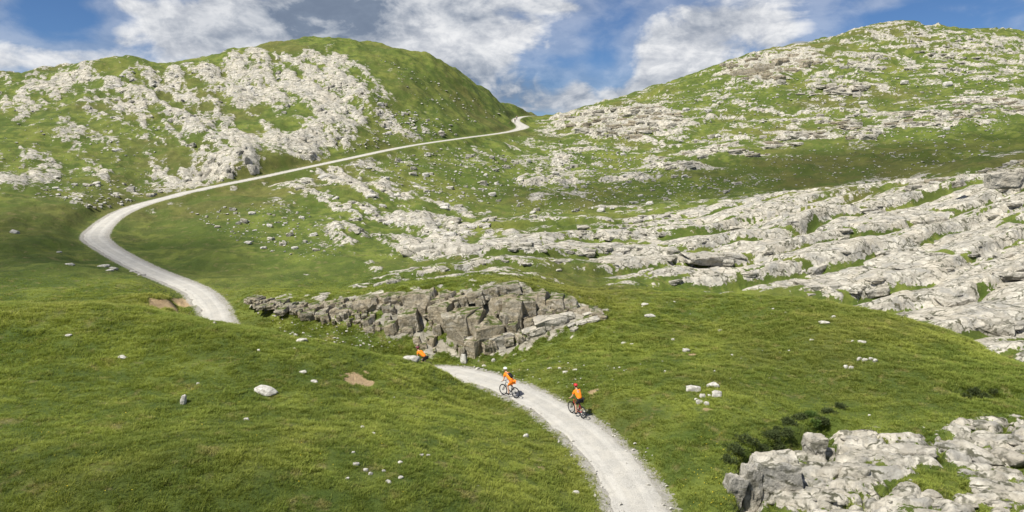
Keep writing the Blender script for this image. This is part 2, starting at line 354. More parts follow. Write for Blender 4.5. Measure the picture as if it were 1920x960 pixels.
def f_le(I):
    x, y, c, z = X[I], Y[I], le[I], Z[I]
    zt = z+0.035*x+fbm(x, y, 16, 3, 101)*1.1
    def saw(v, st):
        p = v/st; fr = p-np.floor(p); return fr, np.floor(p)
    amp = sstep(.1, .6, c+0.18*fbm(x, y, 22, 2, 131))
    a1, k1 = saw(zt, 4.6); a2, k2 = saw(zt+fbm(x, y, 5, 2, 111)*0.3, 1.9)
    lift = amp*(1.25*(sstep(0.0, .22, a1)-a1)+0.62*(sstep(0, .3, a2)-a2))
    riser = (a1 < .24)*1.0*0.9+(a2 < .34)*0.5
    nz = 0.8*fbm(x*0.30, z*2.6, 2.6, 4, 121, 0.62)+0.45*fbm(x, y, 12, 2, 141)
    f1, f2, cid = worley((x+fbm(x, y, 2, 1, 5)*.3)/2.2, y/1.6, 151)
    m = (c+0.38*riser*amp-0.16-unif(nz))*2.6
    ROCK[I] = np.maximum(ROCK[I], np.minimum(m, .5)); DZ[I] += lift+sstep(-.1, .7, m)*(0.15+((cid & 255)/255.0)*0.55-0.5*np.exp(-(f2-f1)*9))
on(le > .02, f_le)
def f_sl(I):
    x, y, c = X[I], Y[I], sl_[I]
    th = math.radians(17); s = x*math.cos(th)+y*math.sin(th); q = -x*math.sin(th)+y*math.cos(th)
    q = q+fbm(s*0.35, q*.6, 9, 3, 211, .45)*1.3; s0 = s; s = s+fbm(x, y, 5, 3, 201)*0.5+q*.35
    rough = sstep(-.9, .7, fbm(s0*.5, q, 14, 2, 271)); inv = 1-rough
    def beds(step, L, seed):
        p = q/step+seed*.37; k = np.floor(p); fr = p-k
        o = (_hash(k.astype(np.int64), np.full(k.shape, 3, np.int64), seed) & 1023)/1023.0
        j = s/(L*(.6+.9*o))+o*7; jk = np.floor(j); jf = np.abs(j-jk-.5)
        hv = (_hash(k.astype(np.int64), jk.astype(np.int64), seed+9) & 1023)/1023.0
        return fr, hv, np.clip((jf-.42)/.06, 0, 1)
    fa, ha, ja = beds(7.2, 13, 1); fb, hb, jb = beds(1.9, 4.6, 2)
    seamA = np.exp(-(np.minimum(fa, 1-fa)/.045)**2)*sstep(-1.1, -.1, fbm(s0*.6, q, 6, 2, 291)); seamB = np.exp(-(np.minimum(fb, 1-fb)/.13)**2)*rough*sstep(-.5, .5, fbm(s0*.7, q, 4, 2, 292))
    jA = ja*sstep(-.6, .3, fbm(s0, q, 8, 2, 293)); jB = jb*rough*sstep(-.4, .5, fbm(s0, q, 5, 2, 294))
    nz = 0.45*fbm(s0*0.35, q, 2.8, 3, 251, 0.55)+0.7*fbm(s0*.5, q, 14, 2, 261)
    m = (c-unif(nz)*0.84)*2.6-seamA*2.3-jA*1.9-seamB*1.9-jB*1.6
    bed = 1.9*(sstep(0, .15, fa)-fa)+0.42*rough*(sstep(0, .2, fb)-fb)
    DZ[I] += c*(0.1+bed+(ha-.4)*.55*sstep(0, .1, fa)+(hb-.4)*.28*rough)-c*(seamA*.3+jA*.55+seamB*.2+jB*.3)+fbm(s0*.5, q, 3.5, 3, 281, .4)*0.10*c+sstep(-.6, .8, m)*.12
    ROCK[I] = np.maximum(ROCK[I], np.minimum(m, .95))
on(sl_ > .02, f_sl)
def f_ka(I):
    x, y, c = X[I], Y[I], ka[I]
    th = math.radians(-20); s = x*math.cos(th)+y*math.sin(th); q = -x*math.sin(th)+y*math.cos(th)
    s = s+fbm(x, y, 2.2, 2, 301)*0.28; q = q+fbm(x, y, 2.5, 2, 311)*0.22
    f1, f2, cid = worley(s/1.7, q/0.6, 321); g1, g2, gid = worley(s/4.0+3, q/1.5, 331); h1, h2, hid = worley(s/.5, q/.3, 341)
    crack = np.exp(-(f2-f1)*7); crack2 = np.exp(-(g2-g1)*9); crack3 = np.exp(-(h2-h1)*6)
    nz = fbm(s*0.6, q, 1.3, 4, 351, 0.6)
    m = (c-unif(nz)*0.80)*2.6-crack*1.5-crack2*2.2
    DZ[I] += sstep(-.4, .5, m)*(0.10+0.15*np.sqrt(np.clip(1-f1*f1, 0, 1))+((cid & 255)/255.0-.5)*0.14+((gid & 255)/255.0-.4)*0.24)-crack*0.26*c-crack2*0.5*c-crack3*0.06*c
    ROCK[I] = np.maximum(ROCK[I], m)
on(ka > .02, f_ka)
pad = np.pad(DZ, 1, mode='edge'); DZ = 0.45*DZ+0.55*sum(pad[i:i+NR, j:j+NC] for i in range(3) for j in range(3))/9
keep = sstep(0.2, 2.2, RD)
DZ *= keep; ROCK = np.where(RD < 6, ROCK*keep-(1-keep)*1.5, ROCK)
Z += DZ
# cleft beside the near pavement
def groove(pxs, width, depth):
    global Z
    w = [P(*p) for p in pxs]
    for a, b in zip(w[:-1], w[1:]):
        ab = np.array([b.x-a.x, b.y-a.y]); L2 = ab@ab
        tt = np.clip(((X-a.x)*ab[0]+(Y-a.y)*ab[1])/L2, 0, 1)
        d = np.hypot(X-(a.x+tt*ab[0]), Y-(a.y+tt*ab[1]))
        yield np.exp(-(d/width)**4)*depth
g = None
for q in groove([(1560, 790, 37), (1540, 800, 36.5), (1470, 830, 35), (1405, 865, 33), (1405, 960, 29.2), (1410, 1100, 25)], 0.5, 1.1): g = q if g is None else np.maximum(g, q)
Z -= g; ROCK = np.where(g > .15, np.minimum(ROCK, 0.1), ROCK)
g = None
for q in groove([(1815, 738, 39.7), (1850, 742, 39.4), (1880, 740, 39.6)], 0.7, 0.55): g = q if g is None else np.maximum(g, q)
Z -= g
# bare soil
SOIL = np.zeros(X.shape)
def soil(px, py, D, rx, ry, amt=1.0, dig=0.0):
    global Z, SOIL
    c = P(px, py, D); n1 = 1+0.35*fbm(X, Y, 0.7, 2, int(px)) if False else 1
    d = np.hypot((X-c.x)/rx, (Y-c.y)/ry)
    I = d < 2
    w = np.exp(-(d[I]*(1+0.25*fbm(X[I], Y[I], .8, 2, 5)))**4)
    SOIL[I] = np.maximum(SOIL[I], w*amt); Z[I] -= w*dig

def height(x, y):
    a = math.atan2(x, y); r = math.hypot(x, y)
    u = min(max((a-AZ0)/(AZ1-AZ0)*(NC-1), 0), NC-1.01); v = min(max((math.log(max(r, 9.01))-LR0)/(LR1-LR0)*(NR-1), 0), NR-1.01)
    i = int(v); j = int(u); fu = u-j; fv = v-i
    return (Z[i, j]*(1-fu)+Z[i, j+1]*fu)*(1-fv)+(Z[i+1, j]*(1-fu)+Z[i+1, j+1]*fu)*fv
def gridval(Gr, x, y):
    a = np.arctan2(x, y); r = np.hypot(x, y)
    u = np.clip((a-AZ0)/(AZ1-AZ0)*(NC-1), 0, NC-1.01); v = np.clip((np.log(np.maximum(r, 9.01))-LR0)/(LR1-LR0)*(NR-1), 0, NR-1.01)
    i = v.astype(int); j = u.astype(int); fu = u-j; fv = v-i
    return (Gr[i, j]*(1-fu)+Gr[i, j+1]*fu)*(1-fv)+(Gr[i+1, j]*(1-fu)+Gr[i+1, j+1]*fu)*fv
def hit(px, py, near=14.0, far=380.0):
    a, f, u = pix_dir(px, py); Ds = np.exp(np.linspace(math.log(near), math.log(far), 1400))
    zz = CAM_H+u*Ds-gridval(Z, a*Ds, f*Ds)
    k = np.nonzero(zz < 0)[0]
    if len(k) == 0: return None
    k = max(k[0], 1); w = zz[k-1]/(zz[k-1]-zz[k]+1e-9); D = Ds[k-1]+(Ds[k]-Ds[k-1])*w
    return Vector((a*D, f*D, CAM_H+u*D)), D
for s_ in [(671, 714, .85, .95, 1, .06), (295, 567, .8, 1.2, .9, .1), (312, 568, .9, 1.4, 1, .15), (330, 569, .9, 1.4, 1, .2), (348, 571, .9, 1.4, 1, .2), (338, 563, .9, 1.6, 1, .2), (1112, 733, .5, .5, .9, .08), (872, 717, .7, .35, .7, .12), (1297, 664, .35, .25, .8, 0), (1327, 768, .35, .25, .8, 0), (1065, 690, 1.2, .3, .35, 0), (930, 730, .8, .5, .35, 0), (1000, 860, .5, .4, .5, 0), (1020, 880, .4, .3, .5, 0), (1050, 888, .3, .5, .5, 0)]:
    h = hit(s_[0], s_[1])
    if h: soil(s_[0], s_[1], h[1], *s_[2:])

# ------------------------------------------------------------------ materials
def new_mat(name):
    m = bpy.data.materials.new(name); m.use_nodes = True; t = NT(m.node_tree); t.n.clear()
    out = t.add('ShaderNodeOutputMaterial'); b = t.add('ShaderNodeBsdfPrincipled'); t.l.new(b.outputs[0], out.inputs[0])
    b.inputs['Roughness'].default_value = 0.9; b.inputs['Specular IOR Level'].default_value = 0.2
    return m, t, b, out
def world_pos(t):
    g = t.add('ShaderNodeNewGeometry'); return g.outputs['Position']
def grass_colour(t, pos):
    n1 = t.noise(pos, 0.045, 4, 0.6); n2 = t.noise(pos, 0.35, 5, 0.65); n3 = t.noise(pos, 1.6, 4, 0.7); n4 = t.noise(pos, 0.13, 3, 0.5)
    c = t.mix(t.remap(n2, 0.40, 0.60), (0.058, 0.086, 0.015), (0.126, 0.154, 0.028))
    c = t.mix(t.remap(n1, 0.48, 0.66, 0, 0.5), c, (0.155, 0.158, 0.034))
    c = t.mix(t.remap(t.noise(pos, 0.075, 6, 0.62, 0.5), 0.50, 0.64, 0, 0.75), c, (0.055, 0.080, 0.014))
    c = t.mix(t.remap(t.noise(pos, 0.02, 4, 0.55), 0.50, 0.62, 0, 0.5), c, (0.105, 0.092, 0.030))
    c = t.mix(t.remap(n4, 0.48, 0.62, 0, 0.7), c, (0.060, 0.090, 0.014))
    c = t.mix(t.remap(n3, 0.52, 0.70, 0, 0.7), c, (0.040, 0.060, 0.012))
    c = t.mix(t.remap(t.noise(pos, 0.8, 4, 0.7, 0.3), 0.55, 0.70, 0, 0.6), c, (0.195, 0.165, 0.068))
    return c
def rock_colour(t, pos, warm=None):
    n1 = t.noise(pos, 0.22, 4, 0.6); n2 = t.noise(pos, 1.4, 5, 0.68); n3 = t.noise(t.scalev(pos, (1, 1, 0.25)), 2.4, 5, 0.7, 0.4)
    c = t.mix(t.remap(n2, 0.32, 0.66), (0.27, 0.25, 0.205), (0.54, 0.51, 0.435))
    c = t.mix(t.remap(n1, 0.42, 0.68, 0, 0.5), c, (0.47, 0.42, 0.33))
    c = t.mix(t.remap(t.noise(pos, 0.55, 6, 0.68, 0.3), 0.48, 0.62, 0, 0.7), c, (0.25, 0.245, 0.225))
    c = t.mix(t.remap(t.noise(pos, 5.5, 5, 0.75), 0.52, 0.70, 0, 0.6), c, (0.19, 0.18, 0.15))
    c = t.mix(t.remap(n3, 0.56, 0.70, 0, 0.7), c, (0.15, 0.145, 0.125))
    wv = t.add('ShaderNodeVectorMath', operation='ADD'); t.l.new(pos, wv.inputs[0]); wn = t.add('ShaderNodeVectorMath', operation='SCALE'); t.l.new(t.noise(pos, 0.5, 4, 0.6, col=True), wn.inputs[0]); wn.inputs['Scale'].default_value = 2.6; t.l.new(wn.outputs[0], wv.inputs[1])
    for sc_, wd, am in (((0.16, 0.34, 0.55), 0.045, 0.92), ((0.55, 0.75, 0.5), 0.075, 0.75)):
        vo = t.add('ShaderNodeTexVoronoi', feature='DISTANCE_TO_EDGE'); t.l.new(t.scalev(wv.outputs[0], sc_), vo.inputs['Vector']); vo.inputs['Scale'].default_value = 1.0
        c = t.mix(t.math('MULTIPLY', t.math('SUBTRACT', 1.0, t.remap(vo.outputs['Distance'], 0.3*wd, wd)), t.remap(n2, 0.40, 0.56, 0, am)), c, (0.06, 0.06, 0.035))
    c = t.mix(t.remap(t.noise(pos, 0.6, 4, 0.6), 0.66, 0.8, 0, 0.4), c, (0.34, 0.24, 0.13))
    return c
def bump(t, b, heights, dist=0.05, strength=1.0):
    h = None
    for v, w in heights:
        q = t.math('MULTIPLY', v, w); h = q if h is None else t.math('ADD', h, q)
    bn = t.add('ShaderNodeBump'); bn.inputs['Strength'].default_value = strength; bn.inputs['Distance'].default_value = dist
    t.l.new(h, bn.inputs['Height']); t.l.new(bn.outputs[0], b.inputs['Normal']); return bn

M = {}
# hillside: grass, limestone and bare soil
m, t, b, out = new_mat('hillside'); M['ground'] = m
pos = world_pos(t)
edge = t.math('ADD', t.attr('rock'), t.math('ADD', t.math('MULTIPLY', t.math('SUBTRACT', t.noise(pos, 0.9, 6, 0.75), 0.5), 4.0), t.math('MULTIPLY', t.math('SUBTRACT', t.noise(pos, 3.2, 4, 0.7), 0.5), 1.6)))
rk = t.remap(edge, -0.06, 0.10)
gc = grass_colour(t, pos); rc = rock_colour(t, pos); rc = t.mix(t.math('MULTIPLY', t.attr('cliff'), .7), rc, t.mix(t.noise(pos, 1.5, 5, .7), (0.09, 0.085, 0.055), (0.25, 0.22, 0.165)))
sc_ = t.mix(t.noise(pos, 2.0, 5, 0.65), (0.22, 0.145, 0.075), (0.42, 0.32, 0.19))
so = t.remap(t.math('ADD', t.attr('soil'), t.math('MULTIPLY', t.math('SUBTRACT', t.noise(pos, 2.6, 6, 0.75), 0.5), 1.9)), 0.38, 0.66)
gvl = t.mix(t.noise(pos, 14.0, 3, 0.8), (0.19, 0.18, 0.155), (0.42, 0.40, 0.355))
gv = t.remap(t.math('ADD', t.attr('gravel'), t.math('MULTIPLY', t.math('SUBTRACT', t.noise(pos, 5.0, 4, 0.75), 0.5), 1.5)), 0.48, 0.62)
c = t.mix(so, gc, sc_); c = t.mix(gv, c, gvl); c = t.mix(rk, c, rc)
t.l.new(c, b.inputs['Base Color'])
bn1 = t.noise(pos, 2.2, 7, 0.68); bn2 = t.noise(pos, 9.0, 5, 0.7)
vor = t.add('ShaderNodeTexVoronoi', feature='DISTANCE_TO_EDGE'); t.l.new(pos, vor.inputs['Vector']); vor.inputs['Scale'].default_value = 0.9
bump(t, b, [(bn1, 0.8), (bn2, 0.5), (t.remap(vor.outputs['Distance'], 0, 0.08), 0.10)], 0.22, 0.9)

m, t, b, out = new_mat('limestone'); M['rock'] = m
pos = world_pos(t); rc = rock_colour(t, pos)
oi = t.add('ShaderNodeObjectInfo'); rc = t.mix(t.math('MULTIPLY', oi.outputs['Random'], 0.35), rc, (0.36, 0.33, 0.28))
t.l.new(rc, b.inputs['Base Color']); bump(t, b, [(t.noise(pos, 3.0, 7, 0.68), 1.0), (t.noise(pos, 11, 5, 0.7), 0.4)], 0.22, 0.9)

m, t, b, out = new_mat('field_stone'); M['stone'] = m
pos = world_pos(t); n_ = t.noise(pos, 5.0, 6, 0.7); t.l.new(t.mix(t.remap(n_, 0.34, 0.62), (0.26, 0.245, 0.21), (0.52, 0.50, 0.45)), b.inputs['Base Color']); bump(t, b, [(n_, 1.0), (t.noise(pos, 18, 5, 0.7), 0.4)], 0.1, 0.8)
m, t, b, out = new_mat('cliff_limestone'); M['cliff'] = m
pos = world_pos(t); rc = rock_colour(t, pos)
lay = t.noise(t.scalev(pos, (0.6, 0.6, 1.5)), 1.6, 6, 0.7, 0.5)
rc = t.mix(t.remap(lay, 0.35, 0.65, 0.0, 0.75), rc, (0.30, 0.245, 0.16)); oi = t.add('ShaderNodeObjectInfo'); rc = t.mix(t.math('MULTIPLY', oi.outputs['Random'], 0.5), rc, (0.36, 0.30, 0.205))
upn = t.add('ShaderNodeSeparateXYZ'); gN = t.add('ShaderNodeNewGeometry'); t.l.new(gN.outputs['Normal'], upn.inputs[0])
moss = t.math('MULTIPLY', t.remap(upn.outputs[2], 0.55, 0.9), t.remap(t.noise(pos, 1.3, 4, 0.6), 0.42, 0.58))
rc = t.mix(moss, rc, (0.07, 0.095, 0.016))
t.l.new(rc, b.inputs['Base Color']); vf = t.noise(t.scalev(pos, (1.7, 1.7, .45)), 1.5, 6, .68, .3)
rc = t.mix(t.remap(vf, .52, .66, 0, .6), rc, (0.12, 0.105, 0.08)); t.l.new(rc, b.inputs['Base Color'])
bump(t, b, [(t.noise(pos, 3.0, 7, 0.68), 1.0), (lay, .6), (vf, 1.0), (t.noise(pos, 11, 5, 0.7), 0.4)], 0.3, 0.9)

m, t, b, out = new_mat('gravel'); M['gravel'] = m
pos = world_pos(t)
u_ = t.attr('across')
n1 = t.noise(pos, 20.0, 4, 0.8); n2 = t.noise(pos, 0.9, 5, 0.65)
c = t.mix(t.remap(n1, 0.3, 0.7), (0.24, 0.23, 0.205), (0.47, 0.455, 0.415))
c = t.mix(t.remap(n2, 0.40, 0.66, 0, 0.55), c, (0.45, 0.425, 0.37))
au = t.math('ABSOLUTE', u_)
rut = t.math('SUBTRACT', 1.0, t.remap(t.math('ABSOLUTE', t.math('SUBTRACT', au, 0.46)), 0.05, 0.24))
c = t.mix(t.math('MULTIPLY', rut, t.remap(n2, .35, .6, .15, .5)), c, (0.47, 0.455, 0.415))
c = t.mix(t.remap(t.noise(pos, 3.2, 5, 0.75), 0.52, 0.70, 0, 0.4), c, (0.24, 0.23, 0.20))
t.l.new(c, b.inputs['Base Color'])
bump(t, b, [(n1, 0.5), (t.noise(pos, 6.0, 4, 0.7), 0.6), (t.math('MULTIPLY', rut, -1.0), 0.6)], 0.06, 0.8)

m, t, b, out = new_mat('grass_blade'); M['grass'] = m
pos = world_pos(t); gc = grass_colour(t, pos)
oi = t.add('ShaderNodeObjectInfo'); 
gc = t.mix(1.0, gc, (2.2, 2.15, 2.1), 'MULTIPLY'); gc = t.mix(t.math('MULTIPLY', oi.outputs['Random'], 0.30), gc, (0.42, 0.40, 0.10))
t.l.new(gc, b.inputs['Base Color']); b.inputs['Roughness'].default_value = 0.65
tr = t.add('ShaderNodeBsdfTranslucent'); t.l.new(t.mix(0.5, gc, (0.36, 0.42, 0.06)), tr.inputs[0])
ms = t.add('ShaderNodeMixShader'); ms.inputs[0].default_value = 0.45; t.l.new(b.outputs[0], ms.inputs[1]); t.l.new(tr.outputs[0], ms.inputs[2]); t.l.new(ms.outputs[0], out.inputs[0])

def plain(name, col, rough=0.6, metal=0.0, var=0.12, spec=0.3):
    m, t, b, out = new_mat(name); g = t.add('ShaderNodeTexCoord')
    nz = t.noise(g.outputs['Object'], 14.0, 4, 0.6)
    dk = tuple(v*(1-var*2) for v in col)
    t.l.new(t.mix(t.remap(nz, 0.3, 0.7), dk, col), b.inputs['Base Color']); b.inputs['Roughness'].default_value = rough; b.inputs['Metallic'].default_value = metal; b.inputs['Specular IOR Level'].default_value = spec
    M[name] = m; return m
plain('orange_jersey', (0.90, 0.235, 0.012), 0.8); plain('skin', (0.52, 0.30, 0.20), 0.55); plain('black_fabric', (0.014, 0.014, 0.016), 0.8)
plain('white_shell', (0.80, 0.80, 0.78), 0.35); plain('red_shell', (0.50, 0.022, 0.03), 0.35); plain('dark_shell', (0.16, 0.03, 0.05), 0.4)
plain('rubber', (0.018, 0.018, 0.018), 0.85); plain('dark_metal', (0.05, 0.05, 0.055), 0.4, 0.7); plain('silver', (0.5, 0.5, 0.5), 0.3, 0.9); plain('frame_grey', (0.24, 0.245, 0.25), 0.35); plain('frame_red', (0.42, 0.04, 0.035), 0.35)
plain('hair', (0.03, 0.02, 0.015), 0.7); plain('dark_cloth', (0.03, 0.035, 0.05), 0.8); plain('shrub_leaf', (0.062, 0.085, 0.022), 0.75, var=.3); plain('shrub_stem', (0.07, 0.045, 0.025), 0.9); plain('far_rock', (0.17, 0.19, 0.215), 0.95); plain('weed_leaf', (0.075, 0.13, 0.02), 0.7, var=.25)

# ------------------------------------------------------------------ hillside mesh
def mesh_obj(name, verts, faces, mat, parent=None, smooth=False):
    me = bpy.data.meshes.new(name); me.from_pydata(verts, [], faces); me.update()
    if mat: me.materials.append(M[mat])
    if smooth: me.polygons.foreach_set('use_smooth', [True]*len(me.polygons))
    o = bpy.data.objects.new(name, me); COL.objects.link(o); o.parent = parent; return o
def grid_mesh(name, V, nr, nc, mat):
    me = bpy.data.meshes.new(name); nv = nr*nc
    i = np.arange(nr-1)[:, None]*nc+np.arange(nc-1)[None]; q = np.stack([i, i+1, i+nc+1, i+nc], -1).reshape(-1, 4)
    me.vertices.add(nv); me.vertices.foreach_set('co', V.astype(np.float32).ravel())
    nf = len(q); me.loops.add(nf*4); me.loops.foreach_set('vertex_index', q.astype(np.int32).ravel())
    me.polygons.add(nf); me.polygons.foreach_set('loop_start', np.arange(0, nf*4, 4, dtype=np.int32)); me.polygons.foreach_set('loop_total', np.full(nf, 4, np.int32))
    me.polygons.foreach_set('use_smooth', np.ones(nf, bool)); me.update(calc_edges=True); me.validate()
    me.materials.append(M[mat]); o = bpy.data.objects.new(name, me); COL.objects.link(o); return o
def add_attr(o, name, arr):
    a = o.data.attributes.new(name, 'FLOAT', 'POINT'); a.data.foreach_set('value', arr.astype(np.float32).ravel())
ground = grid_mesh('hillside_terrain', np.stack([X, Y, Z], -1), NR, NC, 'ground'); ground['kind'] = 'structure'
add_attr(ground, 'rock', np.clip(ROCK, -2, 2)); add_attr(ground, 'soil', SOIL)
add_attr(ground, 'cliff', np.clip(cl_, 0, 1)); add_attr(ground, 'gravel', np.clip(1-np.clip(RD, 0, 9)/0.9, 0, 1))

# road ribbon
NA = 13; acr = np.linspace(-1, 1, NA)
# resample so that far parts are coarser
rv = np.empty((len(ROAD), NA, 3)); across = np.empty((len(ROAD), NA))
ern = fbm(np.arange(len(ROAD))*0.3, np.zeros(len(ROAD)), 2.4, 4, 401, .65)*0.15; ern2 = fbm(np.arange(len(ROAD))*0.3, np.full(len(ROAD), 50.0), 1.6, 3, 402)*0.13
for k in range(NA):
    a = acr[k]; w = halfw*a + np.where(a > 0, ern, -ern2)*abs(a)**3
    px_ = ROAD[:, 0]+nor[:, 0]*w; py_ = ROAD[:, 1]+nor[:, 1]*w
    rut = -0.035*np.exp(-((abs(a)-0.46)/0.13)**2); crown = 0.03*(1-a*a)-0.09*(abs(a) > .97)
    rv[:, k] = np.stack([px_, py_, ROAD[:, 2]+rut+crown+fbm(px_, py_, 1.3, 2, 405)*0.012+0.02], -1); across[:, k] = a
road = grid_mesh('gravel_road', rv, len(ROAD), NA, 'gravel'); road['kind'] = 'structure'
add_attr(road, 'across', across)
def road_z(x, y):
    k = int(np.argmin((ROAD[:, 0]-x)**2+(ROAD[:, 1]-y)**2)); return ROAD[k, 2]+0.02+0.02

def tag(o, label, cat, group=None):
    o['label'] = label; o['category'] = cat
    if group: o['group'] = group
    return o
def empty(name, loc, rz=0.0):
    o = bpy.data.objects.new(name, None); COL.objects.link(o); o.location = loc; o.rotation_euler = (0, 0, rz); o.empty_display_size = 0.2; return o
# ------------------------------------------------------------------ stones and rock blocks
def hull_mesh(name, pts, mat, smooth=False):
    bm = bmesh.new(); vs = [bm.verts.new(p) for p in pts]
    r = bmesh.ops.convex_hull(bm, input=vs)
    bmesh.ops.delete(bm, geom=[v for v in bm.verts if not v.link_faces], context='VERTS')
    bmesh.ops.recalc_face_normals(bm, faces=bm.faces)
    me = bpy.data.meshes.new(name); bm.to_mesh(me); bm.free(); me.materials.append(M[mat])
    if smooth: me.polygons.foreach_set('use_smooth', [True]*len(me.polygons))
    return me
def block_mesh(name, mat, rnd, bev=0.16, jit=0.1):          # chamfered, slightly crooked block in a unit box
    pts = []
    for sx in (-.5, .5):
        for sy in (-.5, .5):
            for sz in (-.5, .5):
                c = Vector((sx*(1-rnd.random()*jit*2), sy*(1-rnd.random()*jit*2), sz*(1-rnd.random()*jit*2)))
                b = bev*(0.4+rnd.random())
                for k in range(3):
                    q = c.copy(); q[k] -= math.copysign(b, q[k]); pts.append(q)
    for _ in range(5):
        q = Vector((rnd.uniform(-.5, .5), rnd.uniform(-.5, .5), rnd.uniform(-.5, .5))); k = rnd.randrange(3); q[k] = math.copysign(.5+rnd.random()*.05, q[k]); pts.append(q*0.98)
    return hull_mesh(name, pts, mat)
def round_mesh(name, mat, rnd, sub=3, rough=0.13, square=0.75):  # weathered rounded rock in a unit box
    bm = bmesh.new(); bmesh.ops.create_icosphere(bm, subdivisions=sub, radius=0.5)
    o = np.array([rnd.uniform(-50, 50) for _ in range(3)])
    co = np.array([v.co[:] for v in bm.verts]); d = co/np.linalg.norm(co, axis=1)[:, None]
    sq = np.sign(d)*np.abs(d)**square; sq = sq/np.maximum(np.abs(sq).max(1), np.linalg.norm(sq, axis=1)*0.8)[:, None]*0.5
    nz = perlin(d[:, 0]*1.7+o[0]+d[:, 2]*1.1, d[:, 1]*1.7+o[1]-d[:, 2]*0.9, 3)+0.55*perlin(d[:, 0]*4+o[2]+d[:, 2]*2, d[:, 1]*4+d[:, 2]*3, 5)
    sq *= (1+rough*2.2*nz)[:, None]
    for _ in range(3):                                       # flat faces split off the lump
        pn = np.array([rnd.gauss(0, 1) for _ in range(3)]); pn /= np.linalg.norm(pn); k = 0.36+rnd.random()*0.1
        e = sq@pn; sq -= np.maximum(e-k, 0)[:, None]*pn*0.9
    for v, c in zip(bm.verts, sq): v.co = c
    me = bpy.data.meshes.new(name); bm.to_mesh(me); bm.free(); me.materials.append(M[mat]); me.polygons.foreach_set('use_smooth', [sub > 2]*len(me.polygons)); return me
def crag_mesh(name, mat, rnd, bev=.06, jit=.07, cuts=3, amp=.035):   # fractured block: hull, refined and roughened
    me = block_mesh(name, mat, rnd, bev, jit); bm = bmesh.new(); bm.from_mesh(me); bmesh.ops.subdivide_edges(bm, edges=bm.edges, cuts=cuts, use_grid_fill=True); bmesh.ops.triangulate(bm, faces=bm.faces)
    co = np.array([v.co[:] for v in bm.verts]); o = rnd.uniform(-40, 40)
    nz = perlin(co[:, 0]*3+co[:, 2]*2.1+o, co[:, 1]*3-co[:, 2]*2.6+o, 7)+.6*perlin(co[:, 0]*7+co[:, 2]*4+o, co[:, 1]*7+co[:, 2]*6, 9)
    step = np.floor((co[:, 2]+co[:, 0]*.15)*5+nz*.8)
    lay = ((step*7919+31) % 17)/17.0-.5
    for v, k, l in zip(bm.verts, nz, lay):
        d = Vector((v.co.x, v.co.y, 0)); 
        if d.length > 1e-4: d.normalize()
        v.co += v.co.normalized()*float(k)*amp*1.6+d*float(l)*amp*1.1
    bmesh.ops.recalc_face_normals(bm, faces=bm.faces); bm.to_mesh(me); bm.free(); return me
rnd = random.Random(11)
BLK = [crag_mesh('rock_block', 'cliff', rnd, .07, .13, 2, .05) for _ in range(10)]
BLW = [crag_mesh('rock_block', 'rock', rnd, 0.16, 0.14, 2, .05) for _ in range(10)]
RNR = [round_mesh('rock_block', 'rock', rnd) for _ in range(8)]
RND = [round_mesh('stone', 'stone', rnd) for _ in range(8)]
RNS = [round_mesh('stone', 'stone', rnd, 2, 0.16) for _ in range(8)]
def inst(name, me, loc, dims, rot, parent=None):
    o = bpy.data.objects.new(name, me); COL.objects.link(o); o.location = loc; o.scale = dims; o.rotation_euler = rot
    if parent is not None:
        o.parent = parent; o.location = Vector(loc)-parent.location
    return o

# ---- the broken cliff behind the road
def poly_at(poly, f):
    x = poly[0][0]+(poly[-1][0]-poly[0][0])*f
    return x, float(np.interp(x, [p[0] for p in poly], [p[1] for p in poly])), float(np.interp(x, [p[0] for p in poly], [p[2] for p in poly]))
TOP = [(470, 556, 67.0), (560, 566, 65.8), (650, 560, 65.2), (750, 550, 64.6), (850, 546, 64.2), (915, 538, 64.0), (960, 532, 64.0), (1010, 551, 64.2), (1070, 565, 63.6), (1130, 577, 63.2)]
BOT = [(470, 574, 64.5), (520, 582, 63.2), (600, 600, 62.2), (680, 618, 61.6), (740, 640, 61.0), (800, 660, 60.4), (900, 660, 60.2), (980, 648, 60.2), (1050, 628, 60.4), (1130, 597, 60.6)]
cliff = empty('limestone_cliff', (*P(800, 662, 60.4)[:2], P(800, 662, 60.4).z)); tag(cliff, 'broken grey limestone cliff of stacked blocks above the hidden bend of the road', 'cliff')
r2 = random.Random(5)
for cnt, s0, s1 in ((28, 1.7, 3.6), (105, .7, 1.6), (150, .25, .75)):
    for i in range(cnt):
        f = (i+r2.random())/cnt; g = r2.random()
        x, yt, Dt = poly_at(TOP, f); _, yb, Db = poly_at(BOT, f)
        a = P(x, yb, Db); b_ = P(x, yt, Dt); hgt = b_.z-a.z
        if s0 > 1 and hgt < 2.0: continue
        if .545 < f < .585 and .1 < g < .8: continue                        # dark cleft
        w = r2.uniform(s0, s1)*.8; h = min(w*r2.uniform(.6, 2.1), hgt*.75+.2); g = min(g, 1-.42*h/max(hgt, .5)); p = a.lerp(b_, g)
        dp = w*r2.uniform(.8, 1.2)+.4; p.y += dp*.5-.45+r2.uniform(-.18, .18)-(.1 if s0 < .5 else 0)-(0.5 if .6 < f < .8 and g < .5 else 0)
        inst('rock_block', BLK[r2.randrange(10)], p, (w, dp, h), (r2.gauss(0, .09), -0.14+r2.gauss(0, .11), r2.gauss(-.03, .3)), cliff)
